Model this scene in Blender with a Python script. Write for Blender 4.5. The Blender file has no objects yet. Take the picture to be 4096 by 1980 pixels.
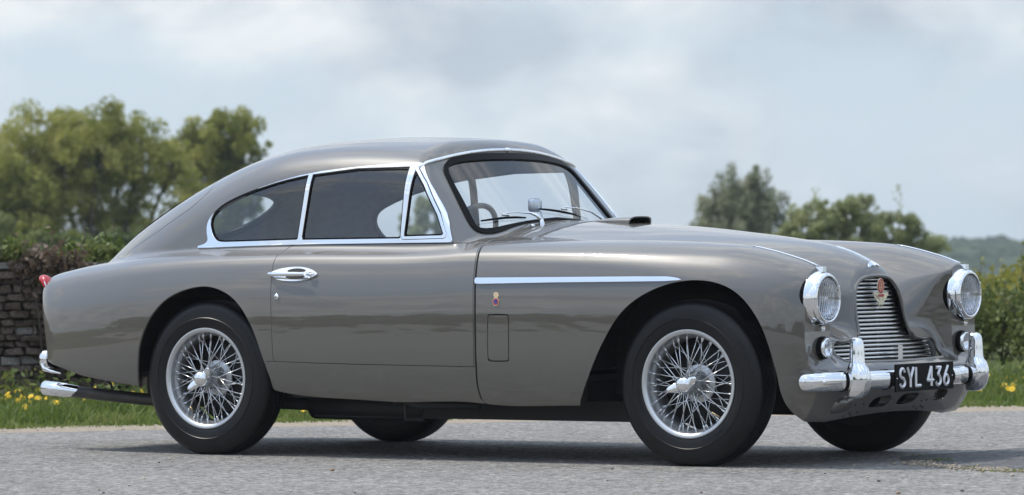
import bpy, math, random
from mathutils import Matrix, Vector
import numpy as np
R_ = math.radians
rng = np.random.default_rng(7)
SC = bpy.context.scene
COL = SC.collection
# ---------------------------------------------------------------- camera
CAM_F, CAM_X, CAM_Y, CAM_Z = 1.70431044e+04, 11.7873567, -15.5067131, .888101927      # focal length in pixels of a 4096 px frame
YAW, PITCH, ROLL = -.602434065, 7.99586525e-04, -9.45995838e-03
_fw = np.array([math.sin(YAW)*math.cos(PITCH), math.cos(YAW)*math.cos(PITCH), math.sin(PITCH)])
_rt = np.array([math.cos(YAW), -math.sin(YAW), 0.]); _up = np.cross(_rt, _fw)
_r2 = _rt*math.cos(ROLL)+_up*math.sin(ROLL); _u2 = -_rt*math.sin(ROLL)+_up*math.cos(ROLL)
cam = bpy.data.objects.new('camera', bpy.data.cameras.new('camera'))
_M = Matrix.Identity(4)
for i in range(3):
    _M[i][0], _M[i][1], _M[i][2], _M[i][3] = _r2[i], _u2[i], -_fw[i], (CAM_X, CAM_Y, CAM_Z)[i]
cam.matrix_world = _M
cam.data.sensor_width = 36; cam.data.lens = CAM_F/4096*36
cam.data.clip_start = .5; cam.data.clip_end = 9000
cam.data.dof.use_dof = True; cam.data.dof.focus_distance = 17.75; cam.data.dof.aperture_fstop = 6.0
COL.objects.link(cam); SC.camera = cam
# ---------------------------------------------------------------- sky, sun, exposure
SUN_EL, SUN_DIR = R_(58), Vector((-.78, -.22, 0)).normalized()             # sun high behind the car's tail
w = bpy.data.worlds.new('World'); SC.world = w; w.use_nodes = True
nt = w.node_tree; N_, L_ = nt.nodes, nt.links
bg = N_['Background']
sk = N_.new('ShaderNodeTexSky'); sk.sky_type = 'NISHITA'; sk.sun_disc = False; sk.sun_elevation = SUN_EL
sk.sun_rotation = math.atan2(SUN_DIR.x, SUN_DIR.y); sk.air_density = 1.0; sk.dust_density = .3; sk.ozone_density = 1.5
tc = N_.new('ShaderNodeTexCoord'); sep = N_.new('ShaderNodeSeparateXYZ'); L_.new(tc.outputs['Generated'], sep.inputs[0])
def wmath(op, a, b=None, c=None):
    n = N_.new('ShaderNodeMath'); n.operation = op
    for i, v in enumerate((a, b, c)):
        if v is None: continue
        if isinstance(v, (int, float)): n.inputs[i].default_value = v
        else: L_.new(v, n.inputs[i])
    return n.outputs[0]
mp_ = N_.new('ShaderNodeMapping'); mp_.inputs['Scale'].default_value = (1, 1, 1.7); mp_.inputs['Location'].default_value = (.31, .12, .05); L_.new(tc.outputs['Generated'], mp_.inputs[0])
cn = N_.new('ShaderNodeTexNoise'); cn.inputs['Scale'].default_value = 13.; cn.inputs['Detail'].default_value = 8; cn.inputs['Roughness'].default_value = .52; cn.inputs['Distortion'].default_value = .25
L_.new(mp_.outputs[0], cn.inputs['Vector'])
brk = N_.new('ShaderNodeMapRange'); brk.interpolation_type = 'SMOOTHSTEP'; brk.inputs[1].default_value = .10; brk.inputs[2].default_value = .32; brk.inputs[3].default_value = 0.; brk.inputs[4].default_value = .165; L_.new(sep.outputs[2], brk.inputs[0])
cnh = N_.new('ShaderNodeTexNoise'); cnh.inputs['Scale'].default_value = 3.4; cnh.inputs['Detail'].default_value = 6; cnh.inputs['Roughness'].default_value = .5; cnh.inputs['Distortion'].default_value = .4
L_.new(tc.outputs['Generated'], cnh.inputs['Vector'])
cmx = N_.new('ShaderNodeMix'); L_.new(wmath('DIVIDE', brk.outputs[0], .165), cmx.inputs[0]); L_.new(cn.outputs[0], cmx.inputs[2]); L_.new(cnh.outputs[0], cmx.inputs[3])   # nearer clouds overhead look larger
bias = wmath('SUBTRACT', wmath('ADD', cmx.outputs[0], wmath('MULTIPLY', wmath('MINIMUM', wmath('MAXIMUM', sep.outputs[2], 0.), .06), 3.0)), brk.outputs[0])     # banked above the horizon, broken higher up
cr = N_.new('ShaderNodeMapRange'); cr.inputs[1].default_value = .45; cr.inputs[2].default_value = .68; cr.interpolation_type = 'SMOOTHSTEP'
L_.new(bias, cr.inputs[0])
cn2 = N_.new('ShaderNodeTexNoise'); cn2.inputs['Scale'].default_value = 21.; cn2.inputs['Detail'].default_value = 8; cn2.inputs['Roughness'].default_value = .5; cn2.inputs['Distortion'].default_value = .2
L_.new(mp_.outputs[0], cn2.inputs['Vector'])
ccol = N_.new('ShaderNodeValToRGB'); el = ccol.color_ramp.elements
el[0].position = .38; el[0].color = (4.5, 5.1, 5.9, 1); el[1].position = .62; el[1].color = (8.5, 8.7, 8.8, 1)
L_.new(cn2.outputs[0], ccol.inputs[0])
tint = N_.new('ShaderNodeMix'); tint.data_type = 'RGBA'; tint.blend_type = 'MULTIPLY'; tint.inputs[0].default_value = 1.; tint.inputs[7].default_value = (1.16, 1.15, 1.22, 1); L_.new(sk.outputs[0], tint.inputs[6])
mx = N_.new('ShaderNodeMix'); mx.data_type = 'RGBA'
cf = wmath('MULTIPLY_ADD', cr.outputs[0], .88, .06)
hzm = N_.new('ShaderNodeMix'); hzm.data_type = 'RGBA'; hzm.inputs[7].default_value = (5.2, 6.4, 7.8, 1)               # pale air just above the horizon
L_.new(wmath('MULTIPLY_ADD', wmath('EXPONENT', wmath('MULTIPLY', wmath('MAXIMUM', sep.outputs[2], 0.), -11.)), .38, .48), hzm.inputs[0]); L_.new(tint.outputs[2], hzm.inputs[6])
L_.new(cf, mx.inputs[0]); L_.new(hzm.outputs[2], mx.inputs[6]); L_.new(ccol.outputs[0], mx.inputs[7])
zen = N_.new('ShaderNodeVectorMath'); zen.operation = 'SCALE'; L_.new(mx.outputs[2], zen.inputs[0])      # thin overcast: brighter towards the zenith
L_.new(wmath('MULTIPLY_ADD', wmath('MAXIMUM', sep.outputs[2], 0.), 1.6, .98), zen.inputs['Scale'])
L_.new(zen.outputs[0], bg.inputs[0]); bg.inputs[1].default_value = .1
sun = bpy.data.objects.new('sun', bpy.data.lights.new('sun', 'SUN'))
sun.data.energy = 3.3; sun.data.angle = R_(3.); sun.data.color = (1, .94, .84)
_d = SUN_DIR*math.cos(SUN_EL)+Vector((0, 0, math.sin(SUN_EL)))
sun.rotation_euler = (-_d).to_track_quat('-Z', 'Y').to_euler(); sun.location = (0, 0, 30)
COL.objects.link(sun)
SC.view_settings.view_transform = 'Standard'; SC.view_settings.look = 'None'; SC.view_settings.gamma = 1; SC.view_settings.exposure = 0
SC.view_settings.use_curve_mapping = False
SC.cycles.max_bounces = 10; SC.cycles.transparent_max_bounces = 24; SC.cycles.volume_bounces = 1
SC.cycles.caustics_reflective = False; SC.cycles.caustics_refractive = False
# ---------------------------------------------------------------- helpers
def tag(o, label=None, cat=None, group=None, kind=None):
    if label: o['label'] = label
    if cat: o['category'] = cat
    if group: o['group'] = group
    if kind: o['kind'] = kind
    return o
def empty(name, loc=(0, 0, 0)):
    o = bpy.data.objects.new(name, None); o.location = loc; o.empty_display_size = .2; COL.objects.link(o); return o
def fast_mesh(name, V, F, smooth=False, N=None):
    """V (n,3), F = list of (k, array) or one array of equal-sized faces"""
    V = np.asarray(V, np.float32); me = bpy.data.meshes.new(name)
    Fs = F if isinstance(F, list) and len(F) and isinstance(F[0], np.ndarray) else [np.asarray(F)]
    Fs = [f for f in Fs if len(f)]
    idx = np.concatenate([f.ravel() for f in Fs]).astype(np.int32)
    tot = np.concatenate([np.full(len(f), f.shape[1]) for f in Fs]).astype(np.int32)
    st = np.concatenate([[0], np.cumsum(tot)[:-1]]).astype(np.int32)
    me.vertices.add(len(V)); me.vertices.foreach_set('co', V.ravel())
    me.loops.add(len(idx)); me.loops.foreach_set('vertex_index', idx)
    me.polygons.add(len(tot)); me.polygons.foreach_set('loop_start', st); me.polygons.foreach_set('loop_total', tot)
    me.polygons.foreach_set('use_smooth', np.full(len(tot), smooth))
    me.update(calc_edges=True); me.validate()
    if N is not None: me.normals_split_custom_set_from_vertices(np.asarray(N).tolist())
    return me
def link(name, me, mat=None, parent=None, label=None):
    o = bpy.data.objects.new(name, me); COL.objects.link(o)
    if mat is not None and not me.materials: me.materials.append(mat)
    if parent is not None: o.parent = parent
    if label: o['label'] = label
    return o
class MB:                                     # collects simple shapes into one mesh
    def __init__(s): s.v, s.f = [], []
    def add(s, V, F):
        b = len(s.v); s.v += [tuple(map(float, p)) for p in V]; s.f += [tuple(int(i)+b for i in f) for f in F]; return s
    def box(s, lo, hi):
        x0, y0, z0 = lo; x1, y1, z1 = hi
        return s.add([(x0,y0,z0),(x1,y0,z0),(x1,y1,z0),(x0,y1,z0),(x0,y0,z1),(x1,y0,z1),(x1,y1,z1),(x0,y1,z1)],
                     [(0,3,2,1),(4,5,6,7),(0,1,5,4),(1,2,6,5),(2,3,7,6),(3,0,4,7)])
    def tube(s, P, r, n=10, cap=True, sy=1.0):
        P = [np.array(p, float) for p in P]; rr = r if hasattr(r, '__len__') else [r]*len(P)
        rings = []; up = np.array([0, 0, 1.])
        for i, p in enumerate(P):
            t = P[min(i+1, len(P)-1)]-P[max(i-1, 0)]; t /= max(np.linalg.norm(t), 1e-9)
            u = up if abs(t[2]) < .95 else np.array([1., 0, 0])
            a = np.cross(u, t); a /= np.linalg.norm(a); b = np.cross(t, a)
            rings.append([p+rr[i]*(a*math.cos(k*2*math.pi/n)*sy+b*math.sin(k*2*math.pi/n)) for k in range(n)])
        return s.loft(rings, cap)
    def loft(s, rings, cap=True, closed=True):
        n = len(rings[0]); V = [q for r in rings for q in r]; F = []
        for i in range(len(rings)-1):
            for k in range(n if closed else n-1):
                F.append((i*n+k, i*n+(k+1) % n, (i+1)*n+(k+1) % n, (i+1)*n+k))
        if cap and closed: F.append(tuple(range(n-1, -1, -1))); F.append(tuple((len(rings)-1)*n+k for k in range(n)))
        return s.add(V, F)
    def lathe(s, prof, n=48, axis='y', cen=(0, 0, 0), mod=None):
        rings = []
        for i, (r, h) in enumerate(prof):
            ring = []
            for k in range(n):
                a = 2*math.pi*k/n; rr, hh = (r, h) if mod is None else mod(i, k, r, h)
                c, d = rr*math.cos(a), rr*math.sin(a)
                ring.append({'y': (c, hh, d), 'x': (hh, c, d), 'z': (c, d, hh)}[axis])
            rings.append([tuple(np.add(q, cen)) for q in ring])
        return s.loft(rings, cap=False)
    def prism(s, poly, a, b, axes='yz'):       # polygon extruded along the third axis from a to b
        n = len(poly); mk = {'yz': lambda p, h: (h, p[0], p[1]), 'xz': lambda p, h: (p[0], h, p[1]), 'xy': lambda p, h: (p[0], p[1], h)}[axes]
        return s.add([mk(p, a) for p in poly]+[mk(p, b) for p in poly], [tuple(range(n-1, -1, -1)), tuple(range(n, 2*n))]+[(k, (k+1) % n, n+(k+1) % n, n+k) for k in range(n)])
    def mesh(s, name, smooth=False, angle=None):
        me = bpy.data.meshes.new(name); me.from_pydata(s.v, [], s.f); me.update()
        bm = bmesh.new(); bm.from_mesh(me); bmesh.ops.recalc_face_normals(bm, faces=bm.faces); bm.to_mesh(me); bm.free()
        if smooth or angle:
            me.polygons.foreach_set('use_smooth', [True]*len(me.polygons))
            if angle: me.set_sharp_from_angle(angle=R_(angle))
        return me
    def build(s, name, mat, parent=None, smooth=False, angle=None, label=None):
        return link(name, s.mesh(name, smooth, angle), mat, parent, label)
import bmesh
def chaikin(P, n=2, closed=True):
    P = np.array(P, float)
    for _ in range(n):
        A = P; B = np.roll(P, -1, 0) if closed else P[1:]
        if not closed: A = P[:-1]
        Q = np.empty((2*len(A), P.shape[1])); Q[0::2] = .75*A+.25*B; Q[1::2] = .25*A+.75*B
        if not closed: Q = np.vstack([P[:1], Q, P[-1:]])
        P = Q
    return P
# ---------------------------------------------------------------- materials
def mat(name, base, rough=.5, metal=0., coat=0., spec=.5, **kw):
    m = bpy.data.materials.new(name); m.use_nodes = True; b = m.node_tree.nodes['Principled BSDF']
    b.inputs['Base Color'].default_value = (*base, 1); b.inputs['Roughness'].default_value = rough; b.inputs['Metallic'].default_value = metal
    b.inputs['Coat Weight'].default_value = coat; b.inputs['Coat Roughness'].default_value = kw.get('crough', .03); b.inputs['Specular IOR Level'].default_value = spec
    return m
def noise_col(m, cols, scale=5., detail=6., rough=.6, lo=.3, hi=.7, bump=0., bscale=None, bdist=.01, coords='Object', stretch=None):
    """vary base colour by a noise through the given colours; optional bump"""
    nt = m.node_tree; N, L = nt.nodes, nt.links; b = N['Principled BSDF']
    t = N.new('ShaderNodeTexCoord'); src = t.outputs[coords]
    if stretch:
        mp = N.new('ShaderNodeMapping'); mp.inputs['Scale'].default_value = stretch; L.new(src, mp.inputs[0]); src = mp.outputs[0]
    n = N.new('ShaderNodeTexNoise'); n.inputs['Scale'].default_value = scale; n.inputs['Detail'].default_value = detail; n.inputs['Roughness'].default_value = rough
    L.new(src, n.inputs['Vector'])
    r = N.new('ShaderNodeValToRGB'); e = r.color_ramp.elements
    while len(e) < len(cols): e.new(.5)
    for i, c in enumerate(cols): e[i].position = lo+(hi-lo)*i/(len(cols)-1); e[i].color = (*c, 1)
    L.new(n.outputs[0], r.inputs[0]); L.new(r.outputs[0], b.inputs['Base Color'])
    if bump:
        n2 = N.new('ShaderNodeTexNoise'); n2.inputs['Scale'].default_value = bscale or scale*4; n2.inputs['Detail'].default_value = 6; L.new(src, n2.inputs['Vector'])
        bp = N.new('ShaderNodeBump'); bp.inputs['Strength'].default_value = bump; bp.inputs['Distance'].default_value = bdist
        L.new(n2.outputs[0], bp.inputs['Height']); L.new(bp.outputs[0], b.inputs['Normal'])
    return m
def leaf_mat(name, cols, scale, trans=.35):
    m = noise_col(mat(name, (.1, .1, .05), .55, spec=.3), cols, scale=scale, detail=3, lo=.32, hi=.68)
    nt = m.node_tree; N, L = nt.nodes, nt.links; b = N['Principled BSDF']; out = N['Material Output']
    tr = N.new('ShaderNodeBsdfTranslucent'); mix = N.new('ShaderNodeMixShader'); mix.inputs[0].default_value = trans
    src = b.inputs['Base Color'].links[0].from_socket; L.new(src, tr.inputs['Color'])
    L.new(b.outputs[0], mix.inputs[1]); L.new(tr.outputs[0], mix.inputs[2]); L.new(mix.outputs[0], out.inputs[0])
    return m
def glass_mat(name, tint, ior=1.5, bump=None):
    m = bpy.data.materials.new(name); m.use_nodes = True; nt = m.node_tree; N, L = nt.nodes, nt.links
    N.remove(N['Principled BSDF']); out = N['Material Output']
    tr = N.new('ShaderNodeBsdfTransparent'); tr.inputs[0].default_value = (*tint, 1); gl = N.new('ShaderNodeBsdfGlossy'); gl.inputs['Roughness'].default_value = .01
    lw = N.new('ShaderNodeLayerWeight'); lw.inputs[0].default_value = .5; f0 = ((ior-1)/(ior+1))**2*2.7          # both faces of a thin pane
    pw = N.new('ShaderNodeMath'); pw.operation = 'POWER'; pw.inputs[1].default_value = 5; L.new(lw.outputs['Facing'], pw.inputs[0])
    fr = N.new('ShaderNodeMath'); fr.operation = 'MULTIPLY_ADD'; fr.inputs[1].default_value = 1-f0; fr.inputs[2].default_value = f0; L.new(pw.outputs[0], fr.inputs[0]); mx = N.new('ShaderNodeMixShader')
    L.new(fr.outputs[0], mx.inputs[0]); L.new(tr.outputs[0], mx.inputs[1]); L.new(gl.outputs[0], mx.inputs[2]); L.new(mx.outputs[0], out.inputs[0])
    if bump:
        t = N.new('ShaderNodeTexCoord'); wv = N.new('ShaderNodeTexWave'); wv.bands_direction = bump[0]; wv.inputs['Scale'].default_value = bump[1]; wv.inputs['Distortion'].default_value = .6
        L.new(t.outputs['Object'], wv.inputs[0]); bp = N.new('ShaderNodeBump'); bp.inputs['Strength'].default_value = bump[2]; bp.inputs['Distance'].default_value = .004
        L.new(wv.outputs[0], bp.inputs['Height']); L.new(bp.outputs[0], gl.inputs['Normal'])
    return m
M = {}
M['paint'] = mat('paint', (.102, .092, .078), .36, coat=1., spec=.25, crough=.03); M['paint'].node_tree.nodes['Principled BSDF'].inputs['Coat IOR'].default_value = 1.8
def paint_wave(m):
    nt = m.node_tree; N, L = nt.nodes, nt.links; b = N['Principled BSDF']
    t = N.new('ShaderNodeTexCoord'); mp = N.new('ShaderNodeMapping'); mp.inputs['Scale'].default_value = (.8, 1.2, 3.2); L.new(t.outputs['Object'], mp.inputs[0])
    n = N.new('ShaderNodeTexNoise'); n.inputs['Scale'].default_value = 4.; n.inputs['Detail'].default_value = 2.5; L.new(mp.outputs[0], n.inputs['Vector'])
    bp = N.new('ShaderNodeBump'); bp.inputs['Strength'].default_value = .22; bp.inputs['Distance'].default_value = .0035
    L.new(n.outputs[0], bp.inputs['Height']); L.new(bp.outputs[0], b.inputs['Coat Normal'])
paint_wave(M['paint'])
M['chrome'] = mat('chrome', (.86, .87, .88), .045, metal=1.)
M['black'] = mat('black_paint', (.008, .008, .009), .6)
M['gloss_black'] = mat('gloss_black', (.006, .006, .007), .25)
M['rubber'] = mat('rubber', (.005, .005, .0055), .35, spec=.06)
M['tyre'] = noise_col(mat('tyre_rubber', (.02, .02, .021), .40, spec=.32), [(.0040, .0040, .0045), (.0075, .0075, .0082)], scale=9, bump=.12, bscale=60, bdist=.002)
M['silver'] = mat('silver_wheel_paint', (.60, .61, .62), .3, metal=.75)
M['spoke'] = mat('spoke_metal', (.66, .67, .68), .25, metal=.9)
M['slat'] = mat('grille_metal', (.74, .73, .71), .24, metal=1.)
M['lining'] = noise_col(mat('headlining_cloth', (.10, .095, .09), .95, spec=.1), [(.20, .197, .19), (.28, .27, .26)], scale=30)
M['seat'] = noise_col(mat('seat_leather', (.03, .03, .035), .5), [(.022, .022, .026), (.04, .04, .045)], scale=20)
M['wood'] = mat('steering_wheel_black', (.015, .013, .012), .3)
M['red_lens'] = mat('red_lens', (.42, .004, .012), .25, coat=.35)
M['red'] = mat('red_enamel', (.42, .03, .045), .25, coat=.6)
M['blue'] = mat('blue_enamel', (.03, .03, .22), .25, coat=.6)
M['cream'] = mat('cream_enamel', (.72, .66, .48), .3, coat=.5)
M['gold'] = mat('gold_metal', (.75, .55, .34), .25, metal=1.)
M['plate_black'] = mat('plate_black', (.002, .002, .0022), .5, spec=.1)
M['letter'] = mat('letter_metal', (.80, .80, .81), .35, metal=.35)
M['exhaust'] = noise_col(mat('exhaust_steel', (.05, .045, .043), .5, metal=.6), [(.05, .045, .043), (.09, .08, .075)], scale=12)
M['glass'] = glass_mat('window_glass', (.93, .955, .98), 1.5)
M['clear'] = glass_mat('clear_glass', (.93, .94, .95), 1.5)
def lens_mat(name, bands, strength):
    m = mat(name, (.97, .98, 1.), .0); nt = m.node_tree; N, L = nt.nodes, nt.links; b = N['Principled BSDF']
    b.inputs['Transmission Weight'].default_value = 1.; b.inputs['IOR'].default_value = 1.46
    t = N.new('ShaderNodeTexCoord'); h = None
    for ax, sc, k in bands:
        wv = N.new('ShaderNodeTexWave'); wv.bands_direction = ax; wv.inputs['Scale'].default_value = sc; wv.inputs['Distortion'].default_value = .3; L.new(t.outputs['Object'], wv.inputs[0])
        mu = N.new('ShaderNodeMath'); mu.operation = 'MULTIPLY'; mu.inputs[1].default_value = k; L.new(wv.outputs['Fac'], mu.inputs[0])
        if h is None: h = mu.outputs[0]
        else:
            ad = N.new('ShaderNodeMath'); ad.operation = 'ADD'; L.new(h, ad.inputs[0]); L.new(mu.outputs[0], ad.inputs[1]); h = ad.outputs[0]
    bp = N.new('ShaderNodeBump'); bp.inputs['Strength'].default_value = strength; bp.inputs['Distance'].default_value = .004; L.new(h, bp.inputs['Height']); L.new(bp.outputs[0], b.inputs['Normal'])
    return m
M['lens'] = lens_mat('fluted_lens', (('Y', 26., 1.), ('Z', 13., .6)), .28)
M['ring_lens'] = lens_mat('ringed_lens', (('Z', 20., .5),), .0)
M['reflector'] = mat('reflector', (.82, .84, .87), .12, metal=1.)
# ---------------------------------------------------------------- body shape (implicit surface, metres; x forward, z up)
class Sp:                                   # natural-looking monotone cubic through knots, evaluated from a fine table
    def __init__(s, pts):
        p = np.array(pts, float); p = p[np.argsort(p[:, 0])]
        x, y = p[:, 0], p[:, 1]; h = np.diff(x); d = np.diff(y)/h
        m = np.zeros_like(y); m[0], m[-1] = d[0], d[-1]
        w1 = h[1:]; w2 = h[:-1]
        m[1:-1] = (d[:-1]*w1+d[1:]*w2)/(w1+w2)
        n = 1500; s.x0, s.x1 = x[0], x[-1]
        X = np.linspace(x[0], x[-1], n); i = np.clip(np.searchsorted(x, X)-1, 0, len(h)-1)
        t = (X-x[i])/h[i]
        s.X = X
        s.Y = (2*t**3-3*t**2+1)*y[i]+(t**3-2*t**2+t)*h[i]*m[i]+(-2*t**3+3*t**2)*y[i+1]+(t**3-t**2)*h[i]*m[i+1]
        k = np.ones(9)/9; yy = np.pad(s.Y, 4, mode='edge')
        q = np.convolve(yy, k, 'valid'); s.Y[6:-6] = q[6:-6]
    def __call__(s, v): return np.interp(v, s.X, s.Y)
def smax(a, b, r):
    h = np.clip(r-np.abs(a-b), 0, None); return np.maximum(a, b)+h*h/(4*r)
def smin(a, b, r): return -smax(-a, -b, r)
def sstep(a, b, v):
    t = np.clip((v-a)/(b-a), 0, 1); return t*t*(3-2*t)
Wd = Sp([(-1.3,.62),(-1.1,.69),(-1.0,.715),(-.9,.735),(-.75,.757),(-.5,.782),(-.2,.797),(.2,.815),(.7,.822),(1.5,.822),(2.1,.82),(2.5,.815),(2.7,.803),(2.82,.790),(2.9,.775),(2.97,.752),(3.02,.730),(3.06,.708),(3.1,.68),(3.2,.56)])
Zc = Sp([(-1.2,.78),(-1.1,.802),(-.95,.828),(-.8,.850),(-.65,.866),(-.5,.885),(-.3,.902),(-.1,.914),(.1,.92),(.4,.926),(1.2,.927),(1.35,.933),(1.5,.935),(1.8,.934),(2.1,.931),(2.37,.923),(2.55,.914),(2.72,.899),(2.81,.882),(2.91,.857),(3.01,.828),(3.06,.81),(3.15,.77)])
Dup = Sp([(-.1,-.45),(-.03,-.27),(0,-.175),(.015,-.125),(.04,-.085),(.08,-.056),(.13,-.034),(.2,-.014),(.28,-.004),(.38,0),(1,0)])
Qf = Sp([(2.0,1),(2.4,.9),(2.8,.62),(3.0,.5),(3.2,.45)])
Dlo = Sp([(0,-.2),(.15,-.105),(.2,-.072),(.25,-.046),(.3,-.027),(.37,-.012),(.45,-.003),(.52,0),(1,0)])
Hb = Sp([(.8,.80),(1.1,.955),(1.3,1.018),(1.5,1.018),(1.7,1.010),(1.86,1.0),(2.1,.984),(2.32,.961),(2.57,.931),(2.73,.905),(2.84,.874),(2.94,.829),(3.0,.795),(3.1,.73)])
Kb = Sp([(1.2,.42),(1.6,.42),(2.1,.48),(2.4,.60),(2.65,.95),(2.8,1.5),(2.9,2.1),(3.0,2.8),(3.1,3.2)])
Kf = Sp([(1.4,1.2),(2.0,1.6),(2.5,2.6),(2.8,3.2),(3.1,3.5)])
Yf = Sp([(1.4,.64),(2.0,.62),(2.6,.605),(3.1,.60)])
Zb = Sp([(-1.2,.44),(-1.05,.405),(-.95,.385),(-.87,.366),(-.75,.335),(-.58,.309),(-.38,.287),(.0,.27),(.3,.30),(.45,.268),(.6,.252),(.83,.242),(1.04,.234),(1.46,.236),(1.55,.228),(2.0,.230),(2.6,.215),(2.85,.205),(2.95,.172),(3.05,.160),(3.2,.165)])
Xr = Sp([(.2,-1.02),(.35,-1.075),(.45,-1.078),(.6,-1.105),(.7,-1.13),(.78,-1.145),(.9,-1.12)])
Rf = Sp([(-1.2,.72),(-1.08,.81),(-1.0,.862),(-.9,.925),(-.8,.985),(-.6,1.098),(-.4,1.200),(-.2,1.277),(0,1.334),(.15,1.363),(.3,1.384),(.5,1.398),(.8,1.397),(1.0,1.386),(1.15,1.366),(1.3,1.335),(1.5,1.28)])
Wg = Sp([(-1.15,.23),(-1.0,.30),(-.8,.405),(-.6,.51),(-.4,.58),(-.2,.62),(0,.648),(.2,.668),(.5,.682),(.9,.688),(1.2,.698),(1.4,.70),(1.6,.68)])
Apx = Sp([(0,2.7),(.16,2.99),(.19,3.03),(.22,3.053),(.26,3.075),(.30,3.092),(.34,3.105),(.38,3.105),(.42,3.085),(.46,3.08),(.9,3.0)])
Hx = Sp([(.1,3.12),(.38,3.08),(.42,3.063),(.48,3.036),(.53,3.014),(.60,2.995),(.65,2.986),(.72,2.975),(.79,2.966),(.9,2.95)])
def front_x(y, z):                          # how far forward the nose reaches at (y, z)
    hood = Hx(z)-.15*y*y
    panel = 3.042+.14*np.clip(.55-z, 0, .2)+0*y
    apron = Apx(z)-.07*y*y-.3*np.clip(y-.5, 0, None)**2
    yl = .205+.06*np.clip(.79-z, 0, .3)
    L = hood-.28*(np.sqrt(np.clip(y-yl, 0, None)**2+.0004)-.02)/.235-.0*y
    L = hood-1.6*(np.sqrt(np.clip(y-yl+.012, 0, None)**2+.0005)-.02236)
    R = 3.042-.84*np.clip(.515-y, 0, None)-.0*z
    up = np.minimum(smax(L, R, .12), np.maximum(panel, hood))
    up = np.where(y > .5, np.minimum(up, panel), up)
    k = sstep(.59, .495, z)*sstep(.58, .42, y)          # shelf at the foot of the hollow, above the lower grille
    up = up+(smax(hood, up, .02)-up)*k
    lo = sstep(.46, .395, z)
    return up*(1-lo)+apron*lo
def f_low(x, y, z):
    zc = Zc(x)
    S = Wd(x)+Dup(zc-z)*Qf(x)+Dlo(z)-.25*np.clip(.5-z, 0, .12)*sstep(2.85, 3.03, x)
    fs = (y-S)*.9
    fen = zc-Kf(x)*(y-Yf(x))**2
    bon = Hb(x)-Kb(x)*y*y*(1-.0*y)-0*y
    fl = sstep(2.75, 2.2, x); bon = bon*(1-fl)+fl*(Hb(x)-Kb(x)*.64*(np.sqrt(y*y+.0016)-.04)**1.5)
    bon = np.where(y > .3, bon, bon)
    top = smax(fen, bon, .06)
    mid = sstep(1.25, 1.45, x)
    rear = zc+.01-.05*y*y
    top = top*mid+rear*(1-mid)
    f = smax(fs, z-top, .07)
    rn = .006+.03*sstep(.30, .12, y)+.10*sstep(.24, .34, y)*sstep(.50, .38, y)
    f = smax(f, x-front_x(y, z), rn)
    f = smax(f, Xr(z)+.10*y*y+.3*np.clip(y-.4,0,None)**2-x, .09)
    f = smax(f, Zb(x)-z, .03)
    return f
def f_green(x, y, z):
    wg = Wg(x); tb = .20
    fs = (y-(wg-tb*(z-.93)))*.95
    ft = z-(Rf(x)-(.13+.27*sstep(.3,-.5,x))*y*y-.6*np.clip(y-.3,0,None)**2)
    f = smax(fs, ft*.9, .11)
    fw = (x-(1.37-.85*(z-1.02)-.25*y*y))*.76
    f = smax(f, fw, .025)
    return np.maximum(f, .80-z)
def f_body(P):
    x, y, z = P[..., 0], np.abs(P[..., 1]), P[..., 2]
    return smin(f_low(x, y, z), f_green(x, y, z), .035)
def grad(f, P, e=.0015):
    g = np.empty_like(P)
    for i in range(3):
        d = np.zeros(3); d[i] = e
        g[..., i] = (f(P+d)-f(P-d))/(2*e)
    return g
def newton(f, P, n=4):
    for _ in range(n):
        g = grad(f, P); v = f(P)
        P = P-g*(v/np.maximum((g*g).sum(-1), .05))[..., None]
    g = grad(f, P); nn = g/np.maximum(np.linalg.norm(g, axis=-1), 1e-9)[..., None]
    return P, nn
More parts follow.
